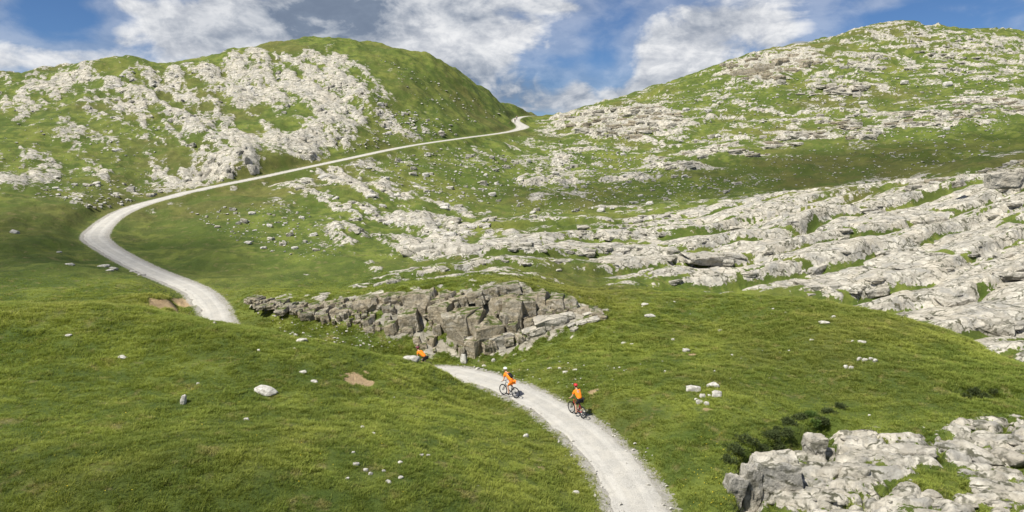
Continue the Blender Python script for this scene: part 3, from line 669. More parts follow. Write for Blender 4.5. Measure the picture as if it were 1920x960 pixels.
# capping blocks
for (x, y, D, w, h) in [(955, 541, 63.7, 2.4, 1.1), (922, 549, 63.7, 1.6, 1.3), (893, 556, 63.6, 1.5, 1.1), (955, 562, 63.4, 1.9, 1.3), (860, 561, 63.9, 2.0, .9), (820, 566, 64, 1.6, 1.1), (985, 550, 64, 1.6, .8), (1012, 551, 64.5, 1.2, .6), (640, 570, 65, 1.2, .9), (700, 568, 64.8, 1.4, 1.0), (760, 560, 64.6, 1.3, 1.1)]:
    inst('rock_block', BLK[r2.randrange(10)], P(x, y, D), (w, 1.8, h), (r2.gauss(0, .05), -0.2+r2.gauss(0, .05), r2.gauss(0, .12)), cliff)
# sloping pale slab and loose blocks at the cliff's right end
for (x, y, w, d_, h) in [(1030, 606, 4.2, 2.6, 1.3), (1000, 625, 2.6, 1.8, 1.2), (940, 640, 3.2, 1.8, 1.6), (890, 640, 2.4, 1.6, 1.6), (1062, 596, 2.0, 1.6, .8), (1105, 590, 1.9, 1.2, .5), (1110, 602, 1.8, 1.2, .4), (1090, 608, 1.2, 1.0, .5), (1072, 612, 1.1, .8, .5), (1078, 620, .9, .8, .4), (1120, 585, .9, .7, .4), (1135, 584, .8, .6, .35), (1010, 573, 1.6, 1.0, .5), (1045, 566, 1.2, .9, .4), (980, 577, .9, .8, .6), (962, 585, 1.3, .9, .9), (1000, 592, 1.3, 1, .7)]:
    h_ = hit(x, y, 57, 90)
    if h_: inst('rock_block', BLW[r2.randrange(10)], h_[0]+Vector((0, .15, .02)), (w*.8, d_*.8, h), (r2.gauss(.05, .05), -.22+r2.gauss(0, .08), r2.gauss(.2, .2)), cliff)

def inside(x, y, poly):
    r = False; k = len(poly)
    for i in range(k):
        (x1, y1), (x2, y2) = poly[i], poly[(i+1) % k]
        if (y1 > y) != (y2 > y) and x < (x2-x1)*(y-y1)/(y2-y1)+x1: r = not r
    return r
def rand_in(poly, rr):
    xs = [p[0] for p in poly]; ys = [p[1] for p in poly]
    while True:
        x = rr.uniform(min(xs), max(xs)); y = rr.uniform(min(ys), max(ys))
        if inside(x, y, poly): return x, y
def outcrop(name, label, cat, poly, count, smin, smax, asp, seed, meshes, near=14, sink=0.15, tilt=0.1, yaw=0.3, yaw0=0.0, part='rock_block', rockmin=-0.3, px_list=()):
    rr = random.Random(seed); cx = sum(p[0] for p in poly)/len(poly); cy = sum(p[1] for p in poly)/len(poly)
    base = hit(cx, cy, near); e = empty(name, base[0]); tag(e, label, cat); made = 0; tries = 0
    todo = list(px_list)
    while made < count and tries < count*6:
        tries += 1
        if todo: x, y, w, hh, dd = todo.pop(0)
        else:
            x, y = rand_in(poly, rr); w = smin+(smax-smin)*rr.random()**2.2; hh = w*asp[2]*rr.uniform(.7, 1.3); dd = w*asp[1]*rr.uniform(.7, 1.3)
        h = hit(x, y, near)
        if not h: continue
        q = h[0]
        if float(gridval(ROCK, np.array(q.x), np.array(q.y))) < rockmin or float(gridval(RD, np.array(q.x), np.array(q.y))) < w*.7+.4: continue
        inst(part, meshes[rr.randrange(len(meshes))], q+Vector((0, 0, hh*(.5-.5*0.66)-sink*hh)), (w*asp[0], dd, hh), (rr.gauss(0, tilt), rr.gauss(-.05, tilt), yaw0+rr.gauss(0, yaw)), e); made += 1
    return e
st = math.radians(17)
outcrop('limestone_ridge', 'long pale limestone ridge of cracked slabs beyond the right green mound', 'rock ridge', [(1180, 470), (1330, 440), (1500, 390), (1700, 358), (1915, 345), (1915, 660), (1700, 600), (1560, 565), (1480, 540), (1260, 530), (1130, 515)], 90, .5, 3.2, (1.35, .7, .34), 21, BLW, 60, .52, .10, .22, st,
    px_list=[(1742, 412, 4.6, 2.6, 2.6), (1893, 408, 5.0, 2.8, 2.8), (1560, 530, 6.5, 2.0, 3.2), (1440, 455, 6, 1.2, 3.5), (1330, 480, 6, 1.3, 3.4), (1600, 430, 5.5, 1.2, 3), (1850, 600, 3.2, 2.4, 2.2), (1790, 560, 3.0, 1.2, 2), (1680, 470, 4, 1.2, 2.4)])
outcrop('limestone_band', 'low broken limestone band crossing the hollow behind the cliff', 'rock band', [(640, 545), (760, 505), (930, 470), (1000, 430), (1100, 400), (1300, 385), (1250, 430), (1180, 500), (1100, 500), (1000, 515), (800, 530)], 90, .4, 1.8, (1.3, .7, .4), 22, BLW, 66, .45, .1, .25, st)
outcrop('limestone_dome', 'smooth rounded grey limestone dome in the green hollow', 'rock dome', [(745, 462), (780, 446), (870, 445), (900, 466), (860, 480), (780, 480)], 8, 1.2, 3.5, (1.2, .7, .45), 23, RNR, 80, .3, .06, .2, 0.1, px_list=[(835, 466, 7.5, 2.6, 4.0), (790, 468, 4.5, 2.0, 3), (870, 470, 4, 1.8, 3)])
outcrop('limestone_pavement', 'near pavement of rounded white limestone blocks with grassy cracks', 'rock pavement', [(1400, 900), (1440, 862), (1540, 820), (1680, 818), (1800, 795), (1920, 778), (1920, 960), (1420, 960)], 70, .2, .6, (1.5, .7, .36), 24, RNR+BLW[:4], 20, .50, .1, .35, math.radians(-18),
    px_list=[(1535, 842, 1.0, 1.0, .8), (1565, 826, 1.1, .9, .8), (1610, 845, 1.2, .7, .9), (1700, 840, 1.6, .5, .9), (1760, 860, 1.4, .5, .8), (1830, 845, 1.5, .6, .9), (1890, 850, 1.2, .6, .8), (1560, 880, 1.1, 1.0, .8), (1600, 880, 1.0, .9, .8)])
outcrop('limestone_crag', 'knobby white limestone crag above the middle of the upper road', 'crag', [(560, 165), (660, 145), (700, 175), (712, 210), (655, 262), (628, 286), (560, 298), (505, 290), (540, 240), (525, 210)], 60, .8, 2.4, (1.0, .8, .7), 25, RNR+BLW[:3], 140, .5, .2, .6, 0)
outcrop('limestone_crag', 'bulging grey streaked limestone crag at the foot of the left hill', 'crag', [(400, 292), (470, 272), (485, 318), (440, 343), (385, 354), (335, 344), (362, 320)], 34, .8, 2.4, (.9, .8, 1.1), 26, RNR+BLW[:3], 120, .5, .12, .5, 0)
outcrop('limestone_outcrop', 'speckled rock outcrop covering the upper left hillside below its skyline', 'outcrop', [(10, 160), (220, 112), (330, 124), (560, 100), (640, 110), (600, 150), (480, 200), (470, 260), (330, 330), (250, 345), (160, 300), (300, 240), (100, 200)], 150, .5, 2.0, (1.2, .8, .5), 27, BLW+RNS, 110, .5, .2, .6, 0)
outcrop('limestone_outcrop', 'scattered pale outcrop on the slope just below the upper road', 'outcrop', [(520, 350), (640, 312), (720, 325), (830, 372), (925, 400), (925, 435), (860, 445), (700, 455), (630, 440), (640, 400)], 90, .5, 1.9, (1.2, .8, .55), 28, BLW+RNS, 90, .35, .15, .5, 0)
outcrop('rock_ledge', 'grey layered crag beside the pass where the road vanishes', 'rock ledge', [(1038, 218), (1130, 205), (1240, 198), (1290, 225), (1180, 262), (1045, 243)], 120, 1.0, 4.0, (1.3, .8, .42), 29, BLK+BLW, 150, .3, .08, .2, .1)
outcrop('rock_ledge', 'tan overhanging crag high on the right hill shoulder', 'rock ledge', [(1358, 122), (1420, 102), (1530, 95), (1540, 118), (1450, 152), (1355, 145)], 70, 1.2, 5.0, (1.2, .7, .6), 30, BLK, 150, .3, .08, .2, .1, px_list=[(1395, 138, 8, 5, 4), (1430, 130, 7, 5, 4), (1460, 120, 6, 4, 3)])
outcrop('rock_ledge', 'long stepped rock ledge running across the middle of the right hill', 'rock ledge', [(1210, 322), (1225, 300), (1330, 275), (1500, 232), (1700, 208), (1920, 176), (1920, 205), (1700, 245), (1500, 278), (1330, 310)], 170, .7, 3.4, (1.4, .8, .45), 31, BLW+BLK[:4], 130, .3, .08, .2, .15)
outcrop('rock_ledge', 'white block outcrop below the right hill summit', 'rock ledge', [(1565, 110), (1660, 103), (1660, 133), (1570, 128)], 26, 1.2, 4.0, (1.1, .8, .8), 32, BLW, 150, .3, .08, .2, .1)
outcrop('rock_ledge', 'flat pale slabs lying on the upper right hill below the white block outcrop', 'rock ledge', [(1500, 158), (1620, 152), (1625, 176), (1500, 180)], 30, 1.2, 4.0, (1.5, .9, .3), 33, BLW, 150, .3, .08, .2, .1)
outcrop('rock_ledge', 'weathered ledges along the summit of the right hill', 'rock ledge', [(1600, 66), (1680, 48), (1740, 62), (1919, 75), (1919, 140), (1700, 135)], 70, .7, 2.6, (1.5, .8, .35), 34, BLW, 150, .3, .08, .2, .1)
outcrop('rock_wall', 'grey rubble ridge along the foot of the dark right meadow', 'rock ridge', [(1650, 356), (1800, 328), (1919, 300), (1919, 330), (1800, 345), (1700, 352)], 90, .7, 2.2, (1.3, .8, .6), 35, BLW+BLK[:3], 112, .3, .12, .3, .2, rockmin=-2)

# ---- tall joint blocks of the near outcrop, beside the cleft
for (x, y, D, w, d_, h, ry, lab) in [(1452, 906, 31.0, 2.2, 1.7, 2.5, .02, 'tall square limestone block with a shaded front beside the cleft'), (1406, 918, 30.6, .8, .8, 2.4, .05, 'slim leaning limestone pillar standing in the dark cleft'), (1375, 922, 30.2, .9, .7, 1.5, .25, 'small split limestone tooth on the grassy side of the cleft'), (1526, 838, 34.0, 1.05, .9, 1.2, 0, 'upright grey limestone cube at the head of the cleft')]:
    p = P(x, y, D); o = inst('limestone_block', crag_mesh('limestone_block', 'rock', r2, .08, .10, 7, .065), p, (w, d_, h), (r2.gauss(0, .03), ry, r2.uniform(-.2, .2))); tag(o, lab, 'rock block')

# ---- single stones that stand out
def stone(px, py, wpx, hpx, label, me=None, group=None, near=14, name='stone', sink=.36):
    h = hit(px, py+hpx*.35, near)
    if not h: return
    w = wpx*h[1]/F; hh = max(hpx*h[1]/F*.95, w*.28)
    o = inst(name, me or RND[r2.randrange(8)], h[0]+Vector((0, 0, hh*(.5-sink))), (w, max(w*.6, hh*.6), hh), (r2.gauss(0, .1), r2.gauss(0, .12), r2.uniform(-.5, .5)))
    tag(o, label, 'stone', group)
stone(497, 729, 48, 15, 'long flat cream stone half sunk in the near left meadow'); stone(345, 747, 10, 24, 'narrow upright white stone alone in the near left meadow')
stone(463, 785, 12, 9, 'small round grey stone in the near left meadow'); stone(566, 637, 24, 9, 'flat white stone on the brow of the left mound near the cliff'); stone(769, 671, 32, 13, 'broad pale stone on the mound edge beside the half hidden cyclist')
stone(870, 674, 12, 20, 'upright white marker stone at the roadside below the cliff', sink=.1); stone(27, 433, 18, 10, 'lone grey boulder on the dark left meadow'); stone(1300, 727, 26, 15, 'largest flat grey stone of the cluster on the right meadow')
stone(1336, 720, 22, 12, 'tilted white slab at the top of the right meadow stone cluster'); stone(1344, 737, 17, 18, 'white stone at the right side of the right meadow stone cluster')
for q in [(1318, 741, 13, 10), (1311, 753, 14, 12), (1325, 756, 11, 11), (1305, 748, 6, 5), (1330, 741, 7, 6)]: stone(*q, 'small pale stone within the right meadow stone cluster', group='right meadow stone cluster')
for q in [(1610, 672, 10, 7), (1622, 674, 10, 8), (1633, 672, 8, 7), (1640, 675, 10, 9), (1595, 688, 9, 9), (1586, 687, 7, 10)]: stone(*q, 'small white stone in the loose ring on the right mound', group='loose ring of stones on the right mound')
stone(1287, 656, 15, 10, 'white stone beside a scrap of bare soil on the right mound'); stone(1854, 656, 15, 9, 'pale stone at the foot of the limestone ridge where the right mound ends')
for q in [(668, 869, 12, 8), (686, 880, 9, 8), (695, 887, 8, 7), (720, 882, 8, 5), (751, 866, 9, 6), (752, 894, 10, 6), (729, 902, 12, 6), (652, 896, 7, 5), (680, 800, 9, 6), (701, 812, 9, 5), (789, 852, 10, 4), (803, 853, 8, 5), (662, 847, 7, 4), (986, 816, 10, 9), (1080, 922, 12, 10), (371, 718, 6, 5), (590, 714, 14, 5), (569, 696, 16, 5), (230, 669, 20, 6), (129, 628, 13, 5), (402, 605, 8, 6), (485, 656, 6, 6), (553, 653, 6, 5), (555, 627, 8, 5), (738, 745, 5, 4)]:
    stone(*q, 'small pale stone lying in the grass of the left mound', group='small stones in the left mound grass')
for q in [(1210, 570, 14, 6), (1220, 591, 20, 8), (1170, 643, 10, 6), (1184, 645, 8, 5), (1262, 636, 6, 6), (925, 675, 8, 9), (1247, 696, 5, 6), (1546, 604, 20, 6), (1562, 593, 8, 5), (1616, 640, 14, 6), (1598, 639, 6, 4), (1350, 619, 10, 6), (1522, 637, 8, 5), (1630, 778, 5, 4), (1712, 676, 6, 4), (908, 686, 10, 8), (895, 690, 8, 6), (1030, 690, 9, 5), (1060, 697, 10, 6), (1078, 693, 9, 5), (1050, 690, 8, 5)]:
    stone(*q, 'small pale stone lying in the grass of the right mound', group='small stones in the right mound grass')
for q in [(130, 495, 18, 6), (195, 498, 22, 7), (212, 502, 18, 6), (205, 506, 14, 5), (250, 508, 12, 4), (265, 514, 14, 5), (110, 472, 10, 4)]: stone(*q, 'flat pale stone in the dark meadow below the lower road', group='stones below the lower road', near=58)
zones = [(46, [(350, 400), (450, 380), (560, 380), (620, 420), (640, 480), (560, 490), (440, 450)], 5, 16, 'white stone scattered on the green slope inside the road bend', 'stones inside the road bend', 85),
         (60, [(660, 310), (850, 275), (1000, 300), (930, 390), (800, 370)], 5, 15, 'white rock strewn over the slope between upper road and hollow', 'rocks below the upper road', 120),
         (75, [(960, 330), (1100, 260), (1300, 330), (1500, 330), (1300, 375), (960, 410)], 5, 15, 'pale rock strewn on the lower grass of the right hill', 'rocks on the lower right hill', 120),
         (50, [(1200, 190), (1400, 150), (1900, 120), (1900, 230), (1300, 280)], 6, 17, 'pale rock strewn between the ledges of the right hill', 'rocks between the right hill ledges', 150),
         (40, [(100, 330), (330, 350), (240, 385), (180, 390), (60, 365)], 6, 16, 'white rock on the bank just above the road hairpin', 'rocks above the hairpin', 95),
         (36, [(700, 175), (830, 235), (860, 255), (760, 270), (690, 280), (640, 290), (700, 250)], 5, 13, 'white rock on the grass beside the knobby crag', 'rocks beside the knobby crag', 130)]
for cnt, poly, a_, b_, lab, grp, near in zones:
    for _ in range(cnt):
        x, y = rand_in(poly, r2); h = hit(x, y, near)
        if h and float(gridval(RD, np.array(h[0].x), np.array(h[0].y))) < 1.5: continue
        w = a_+(b_-a_)*r2.random()**2; as_ = r2.uniform(.4, .8)
        kind = ('large ' if w > a_+.55*(b_-a_) else 'mid-sized ' if w > a_+.2*(b_-a_) else 'small ')+('flat ' if as_ < .5 else 'chunky ' if as_ > .68 else '')
        stone(x, y, w, w*as_, kind+lab, (RNS+BLW)[r2.randrange(18)], grp, near, 'rock')
# countless smaller stones
def stone_field(name, label, polys, seed, lo, hi):
    rr = random.Random(seed); V = []; Fc = []
    src = [(np.array([v.co[:] for v in m.vertices]), [tuple(p.vertices) for p in m.polygons]) for m in [hull_mesh('stone_source', [Vector((rr.gauss(0, 1), rr.gauss(0, 1), rr.gauss(0, .7))).normalized()*rr.uniform(.42, .5) for _ in range(11)], 'rock') for _ in range(6)]]
    for cnt, poly, near in polys:
        for _ in range(cnt):
            x, y = rand_in(poly, rr); h = hit(x, y, near)
            if not h: continue
            q = h[0]
            if float(gridval(RD, np.array(q.x), np.array(q.y))) < .2: continue
            w = (lo+(hi-lo)*rr.random()**3)*h[1]/F; vs, fs = src[rr.randrange(6)]; n0 = len(V); a = rr.uniform(0, 6.28); ca, sa = math.cos(a), math.sin(a)
            for c in vs*np.array([w, w*rr.uniform(.6, 1), w*rr.uniform(.4, .8)]): V.append((q.x+c[0]*ca-c[1]*sa, q.y+c[0]*sa+c[1]*ca, q.z+c[2]+.1*w))
            Fc += [tuple(i+n0 for i in f_) for f_ in fs]
    o = mesh_obj(name, V, Fc, 'stone'); o['kind'] = 'stuff'; o['label'] = label; o['category'] = 'stones'
stone_field('scattered_stones', 'countless small pale stones strewn over the hillsides', [(260, zones[0][1], 85), (420, zones[1][1], 120), (1000, zones[2][1], 120), (1100, zones[3][1], 150), (160, zones[4][1], 95), (260, zones[5][1], 130), (150, [(0, 200), (300, 200), (300, 340), (0, 340)], 110), (120, [(700, 100), (960, 215), (830, 240)], 150), (420, [(1300, 320), (1900, 210), (1900, 285), (1400, 370)], 140), (300, [(1040, 230), (1300, 260), (1300, 330), (1000, 330)], 150), (160, [(480, 585), (640, 600), (760, 650), (700, 655), (540, 630)], 57), (80, [(900, 690), (1120, 740), (1180, 690), (1000, 660)], 40), (50, [(1150, 560), (1500, 580), (1600, 700), (1300, 760), (1150, 700)], 40)], 77, 2.4, 8.0)
# gravel thrown to the road's edges
def verge():
    rr = random.Random(3); V = []; Fc = []
    src = [(np.array([v.co[:] for v in m.vertices]), [tuple(p.vertices) for p in m.polygons]) for m in [hull_mesh('gravel_source', [Vector((rr.gauss(0, 1), rr.gauss(0, 1), rr.gauss(0, .7))).normalized()*.5 for _ in range(8)], 'rock') for _ in range(4)]]
    for k in range(0, len(ROAD)):
        r = r_road[k]
        if r > 90: continue
        for s_ in (-1, 1):
            for _ in range(7 if r < 55 else 3):
                off = (halfw[k]+rr.gauss(-.05, .34))*s_; x = ROAD[k, 0]+nor[k, 0]*off+rr.uniform(-.2, .2); y = ROAD[k, 1]+nor[k, 1]*off+rr.uniform(-.2, .2)
                w = rr.uniform(.02, .06)+rr.random()**9*.2; z = max(height(x, y), ROAD[k, 2] if abs(off) < halfw[k] else -99); vs, fs = src[rr.randrange(4)]; n0 = len(V)
                for c in vs*w: V.append((x+c[0], y+c[1], z+c[2]*.8+w*.15))
                Fc += [tuple(i+n0 for i in f_) for f_ in fs]
        for _ in range(2):
            off = rr.uniform(-1, 1)*halfw[k]; x = ROAD[k, 0]+nor[k, 0]*off; y = ROAD[k, 1]+nor[k, 1]*off; w = rr.uniform(.02, .05); vs, fs = src[rr.randrange(4)]; n0 = len(V)
            for c in vs*w: V.append((x+c[0], y+c[1], ROAD[k, 2]+.03+c[2]*.8))
            Fc += [tuple(i+n0 for i in f_) for f_ in fs]
    o = mesh_obj('roadside_gravel', V, Fc, 'stone'); o['kind'] = 'stuff'; o['label'] = 'loose pale gravel along the road edges'; o['category'] = 'gravel'
verge()

# ------------------------------------------------------------------ grass (tufts on the near and middle ground)
def tuft_mesh(name, rr, blades, h, spread, wid, mat='grass'):
    V = []; Fc = []
    for _ in range(blades):
        a = rr.uniform(0, 6.283); d = spread*math.sqrt(rr.random()); bx, by = d*math.cos(a), d*math.sin(a)
        l = a+rr.gauss(0, .7); hh = h*rr.uniform(.55, 1.15); lean = rr.uniform(.5, 1.5)*hh; w = wid*rr.uniform(.7, 1.3)
        px, py = -math.sin(l)*w, math.cos(l)*w; n0 = len(V); mx_, my_ = bx+math.cos(l)*lean*.35, by+math.sin(l)*lean*.35
        V += [(bx-px, by-py, -.02), (bx+px, by+py, -.02), (mx_-px*.8, my_-py*.8, hh*.62), (mx_+px*.8, my_+py*.8, hh*.62), (bx+math.cos(l)*lean, by+math.sin(l)*lean, hh)]
        Fc += [(n0, n0+1, n0+3, n0+2), (n0+2, n0+3, n0+4)]
    me = bpy.data.meshes.new(name); me.from_pydata(V, [], Fc); me.materials.append(M[mat]); return bpy.data.objects.new(name, me)
rr = random.Random(17)
TUFTS = [tuft_mesh('grass_tuft', rr, 13, .075, .13, .010), tuft_mesh('grass_tuft', rr, 15, .06, .15, .011), tuft_mesh('grass_tuft', rr, 11, .13, .08, .008)]
NP = 560000
ga = RNG.uniform(math.radians(-42), math.radians(42), NP); u = RNG.random(NP)
r0, r1, r2_ = 17.0, 34.0, 90.0                       # even per area to r1, thinning beyond
a1 = (r1*r1-r0*r0)/2; a2 = r1*(r2_-r1); fr = a1/(a1+a2)
gr = np.where(u < fr, np.sqrt(r0*r0+2*u/fr*a1), r1+(u-fr)/(1-fr)*(r2_-r1))
gx, gy = gr*np.sin(ga), gr*np.cos(ga); gz = gridval(Z, gx, gy)
rk_ = gridval(np.clip(ROCK, -2, 2), gx, gy); rd_ = gridval(np.clip(RD, -2, 50), gx, gy); so_ = gridval(SOIL, gx, gy)
clump = fbm(gx, gy, 0.9, 3, 501, .6); clump2 = fbm(gx, gy, 5, 2, 511)
ok = (rk_ < -.12) & (rd_ > -.28+.6*RNG.random(NP)**.6) & (so_ < .35+.2*RNG.random(NP)) & (RNG.random(NP) < (0.62+0.25*clump)*np.clip((98-gr)/40, 0, 1))
gx, gy, gz, clump, clump2, rd_, gr = [q[ok] for q in (gx, gy, gz, clump, clump2, rd_, gr)]
scl = np.clip(0.85+0.16*clump+0.14*clump2+0.22*RNG.normal(0, 1, len(gx)), .35, 1.9)*np.clip(.55+rd_*.5, .4, 1)*np.clip(gr/38, 1, 1.5)*np.clip((95-gr)/30, .15, 1)
me = bpy.data.meshes.new('meadow_grass'); me.vertices.add(len(gx)); me.vertices.foreach_set('co', np.stack([gx, gy, gz-.01], -1).astype(np.float32).ravel())
for nm, arr in (('scl', scl), ('rz', RNG.normal(0.4, 1.5, len(gx))), ('pick', RNG.integers(0, 3, len(gx)).astype(float))):
    a = me.attributes.new(nm, 'FLOAT', 'POINT'); a.data.foreach_set('value', arr.astype(np.float32))
go = bpy.data.objects.new('meadow_grass', me); COL.objects.link(go); go['kind'] = 'stuff'; go['label'] = 'short wind-combed alpine grass covering the mounds'; go['category'] = 'grass'
ng = bpy.data.node_groups.new('grass_scatter', 'GeometryNodeTree'); ng.interface.new_socket('Geometry', in_out='INPUT', socket_type='NodeSocketGeometry'); ng.interface.new_socket('Geometry', in_out='OUTPUT', socket_type='NodeSocketGeometry')
gi = ng.nodes.new('NodeGroupInput'); gout = ng.nodes.new('NodeGroupOutput'); jn = ng.nodes.new('GeometryNodeJoinGeometry')
def named(nm):
    q = ng.nodes.new('GeometryNodeInputNamedAttribute'); q.data_type = 'FLOAT'; q.inputs['Name'].default_value = nm; return q.outputs[0]
cmb = ng.nodes.new('ShaderNodeCombineXYZ'); ng.links.new(named('rz'), cmb.inputs[2])
for k, tf in enumerate(TUFTS):
    oi_ = ng.nodes.new('GeometryNodeObjectInfo'); oi_.inputs['Object'].default_value = tf; oi_.inputs['As Instance'].default_value = True
    cmp_ = ng.nodes.new('FunctionNodeCompare'); cmp_.data_type = 'FLOAT'; cmp_.operation = 'EQUAL'; ng.links.new(named('pick'), cmp_.inputs[0]); cmp_.inputs[1].default_value = float(k); cmp_.inputs['Epsilon'].default_value = .1
    ip = ng.nodes.new('GeometryNodeInstanceOnPoints'); ng.links.new(gi.outputs[0], ip.inputs['Points']); ng.links.new(cmp_.outputs[0], ip.inputs['Selection']); ng.links.new(oi_.outputs['Geometry'], ip.inputs['Instance'])
    ng.links.new(cmb.outputs[0], ip.inputs['Rotation']); ng.links.new(named('scl'), ip.inputs['Scale']); ng.links.new(ip.outputs[0], jn.inputs[0])
ng.links.new(jn.outputs[0], gout.inputs[0]); md = go.modifiers.new('scatter', 'NODES'); md.node_group = ng

def flowers():
    rr = random.Random(8); V = []; Fc = []
    for cnt, poly in ((40, [(1270, 870), (1370, 880), (1380, 955), (1290, 955)]), (10, [(1300, 800), (1360, 800), (1370, 860), (1310, 870)]), (60, [(0, 640), (700, 700), (900, 950), (0, 950)]), (20, [(1150, 600), (1700, 640), (1500, 740), (1200, 740)])):
        for _ in range(cnt):
            h = hit(*rand_in(poly, rr))
            if not h: continue
            q = h[0]+Vector((0, 0, .09)); r_ = rr.uniform(.012, .026); n0 = len(V); V.append((q.x, q.y, q.z+.01))
            for i in range(6): V.append((q.x+r_*math.cos(i*1.0472), q.y+r_*math.sin(i*1.0472), q.z+rr.uniform(-.01, .01)))
            Fc += [(n0, n0+1+i, n0+1+(i+1) % 6) for i in range(6)]
    o = mesh_obj('meadow_flowers', V, Fc, 'petal'); o['kind'] = 'stuff'; o['label'] = 'tiny yellow flowers dotted through the turf'; o['category'] = 'flowers'
plain('petal', (0.75, 0.56, 0.03), 0.7); flowers()
# ------------------------------------------------------------------ dwarf juniper and weeds round the cleft
def shrub(px, py, w, h, label, seed, mat='shrub_leaf', near=20, group=None, name='juniper_shrub'):
    rr = random.Random(seed); hh = hit(px, py, near)
    if not hh: return
    e = empty(name, hh[0]-Vector((0, 0, .06))); h *= .7; w *= .85; tag(e, label, 'shrub', group); V = []; Fc = []
    for _ in range(14):
        a = rr.uniform(0, 6.28); d = rr.uniform(.1, .5)*w; cx_, cy_ = math.cos(a)*d, math.sin(a)*d*.8; cz = h*rr.uniform(.25, .75)*(1-(d/w)**2)
        cr_ = w*rr.uniform(.10, .2)
        for _ in range(70):
            v = Vector((rr.gauss(0, 1), rr.gauss(0, 1), rr.gauss(.15, .8))).normalized()*cr_*rr.uniform(.55, 1.1); c = Vector((cx_, cy_, cz))+v
            dr = (v.normalized()+Vector((rr.gauss(0, .4), rr.gauss(0, .4), rr.gauss(.4, .4)))).normalized(); sd = dr.cross(Vector((rr.gauss(0, 1), rr.gauss(0, 1), rr.gauss(0, 1)))).normalized()*.016; L = rr.uniform(.06, .12); n0 = len(V)
            V += [c-sd, c+sd, c+dr*L+sd*.4, c+dr*L-sd*.4]; Fc.append((n0, n0+1, n0+2, n0+3))
    mesh_obj('foliage', [tuple(v) for v in V], Fc, mat, e)
    V = []; Fc = []
    for k in range(6):
        a = rr.uniform(0, 6.28); n0 = len(V); ex, ey = math.cos(a)*w*.4, math.sin(a)*w*.3
        for f_, rad in ((0, .025), (1, .008)):
            for j in range(4):
                b_ = j*1.5708; V.append((ex*f_+math.cos(b_)*rad, ey*f_+math.sin(b_)*rad, -.1+h*.5*f_))
        for j in range(4): Fc.append((n0+j, n0+(j+1) % 4, n0+4+(j+1) % 4, n0+4+j))
    mesh_obj('stem', V, Fc, 'shrub_stem', e)
k = 0
for (x, y, w, h) in [(1375, 845, 1.3, .5), (1400, 830, 1.3, .5), (1425, 845, 1.1, .4), (1440, 820, 1.3, .5), (1465, 812, 1.2, .5), (1480, 795, 1.1, .5), (1500, 785, 1.0, .45), (1365, 865, .9, .4), (1455, 838, .9, .35)]:
    shrub(x, y, w, h, 'dark dwarf juniper sprawling along the upper edge of the cleft', 100+k, group='junipers along the cleft'); k += 1
for (x, y, w, h) in [(1555, 775, .9, .5), (1575, 765, .8, .4), (1540, 790, .8, .4)]: shrub(x, y, w, h, 'dark juniper at the head of the cleft beside the pavement', 120+k, group='junipers at the head of the cleft'); k += 1
for (x, y, w, h) in [(1825, 735, 1.0, .4), (1845, 745, 1.0, .35), (1862, 735, .8, .3), (1812, 745, .7, .3)]: shrub(x, y, w, h, 'dark juniper in the small hollow of the right mound', 140+k, group='junipers in the right mound hollow'); k += 1
for (x, y, w, h) in [(1520, 780, .8, .4), (1528, 795, .7, .4), (1420, 950, .7, .5), (1412, 935, .6, .5)]: shrub(x, y, w, h, 'bright green weeds growing in the cleft', 160+k, 'weed_leaf', group='weeds in the cleft', name='weed_clump'); k += 1
for (x, y) in [(1122, 212), (1205, 203), (985, 206)][:2]: shrub(x, y, 4, 1.6, 'dark bush on the crag beside the pass', 180+k, near=150, group='bushes beside the pass', name='bush'); k += 1

# ------------------------------------------------------------------ unseen clouds added overhead to throw shade on parts of the hills
m, t, b, out = new_mat('shade_cloud_vapour'); M['shade_cloud'] = m
b.inputs['Base Color'].default_value = (.9, .9, .92, 1); tp_ = t.add('ShaderNodeBsdfTransparent'); tl_ = t.add('ShaderNodeBsdfTranslucent'); tl_.inputs[0].default_value = (.9, .9, .92, 1)
m1 = t.add('ShaderNodeMixShader'); m1.inputs[0].default_value = .5; t.l.new(b.outputs[0], m1.inputs[1]); t.l.new(tl_.outputs[0], m1.inputs[2])
m2 = t.add('ShaderNodeMixShader'); m2.inputs[0].default_value = .125; t.l.new(tp_.outputs[0], m2.inputs[1]); t.l.new(m1.outputs[0], m2.inputs[2]); t.l.new(m2.outputs[0], out.inputs[0])
def shade_cloud(cx, cy, cz, rx, ry, puffs, seed, label, tilt=0.0):
    rr = random.Random(seed); c = Vector((cx, cy, cz))+SUN_DIR*820; bm = bmesh.new(); ct, stt = math.cos(tilt), math.sin(tilt)
    for _ in range(puffs):
        a = _*2.39996; d = math.sqrt((_+.5)/puffs); px, py = math.cos(a)*d*rx, math.sin(a)*d*ry; r_ = rr.uniform(.26, .36)*min(rx, ry)*(1.1-.35*d)
        g = bmesh.ops.create_icosphere(bm, subdivisions=2, radius=r_); o = Vector((px*ct-py*stt, px*stt+py*ct, rr.uniform(-.2, .5)*r_))
        for v in g['verts']: v.co = Vector((v.co.x, v.co.y, v.co.z*.7))*(1+.16*math.sin(v.co.x/r_*5+a)*math.cos(v.co.y/r_*4))+o
    me = bpy.data.meshes.new('shade_cloud'); bm.to_mesh(me); bm.free(); me.materials.append(M['shade_cloud']); me.polygons.foreach_set('use_smooth', [True]*len(me.polygons))
    o = bpy.data.objects.new('shade_cloud', me); COL.objects.link(o); o.location = c; o['kind'] = 'stuff'; o['label'] = label; o['category'] = 'shade_cloud'
shade_cloud(92, 165, 0, 94, 25, 100, 1, 'unseen added cloud shading the foot of the right hill', .12)
shade_cloud(-62, 82, 3, 27, 20, 44, 2, 'unseen added cloud shading the dark left meadow', .5)
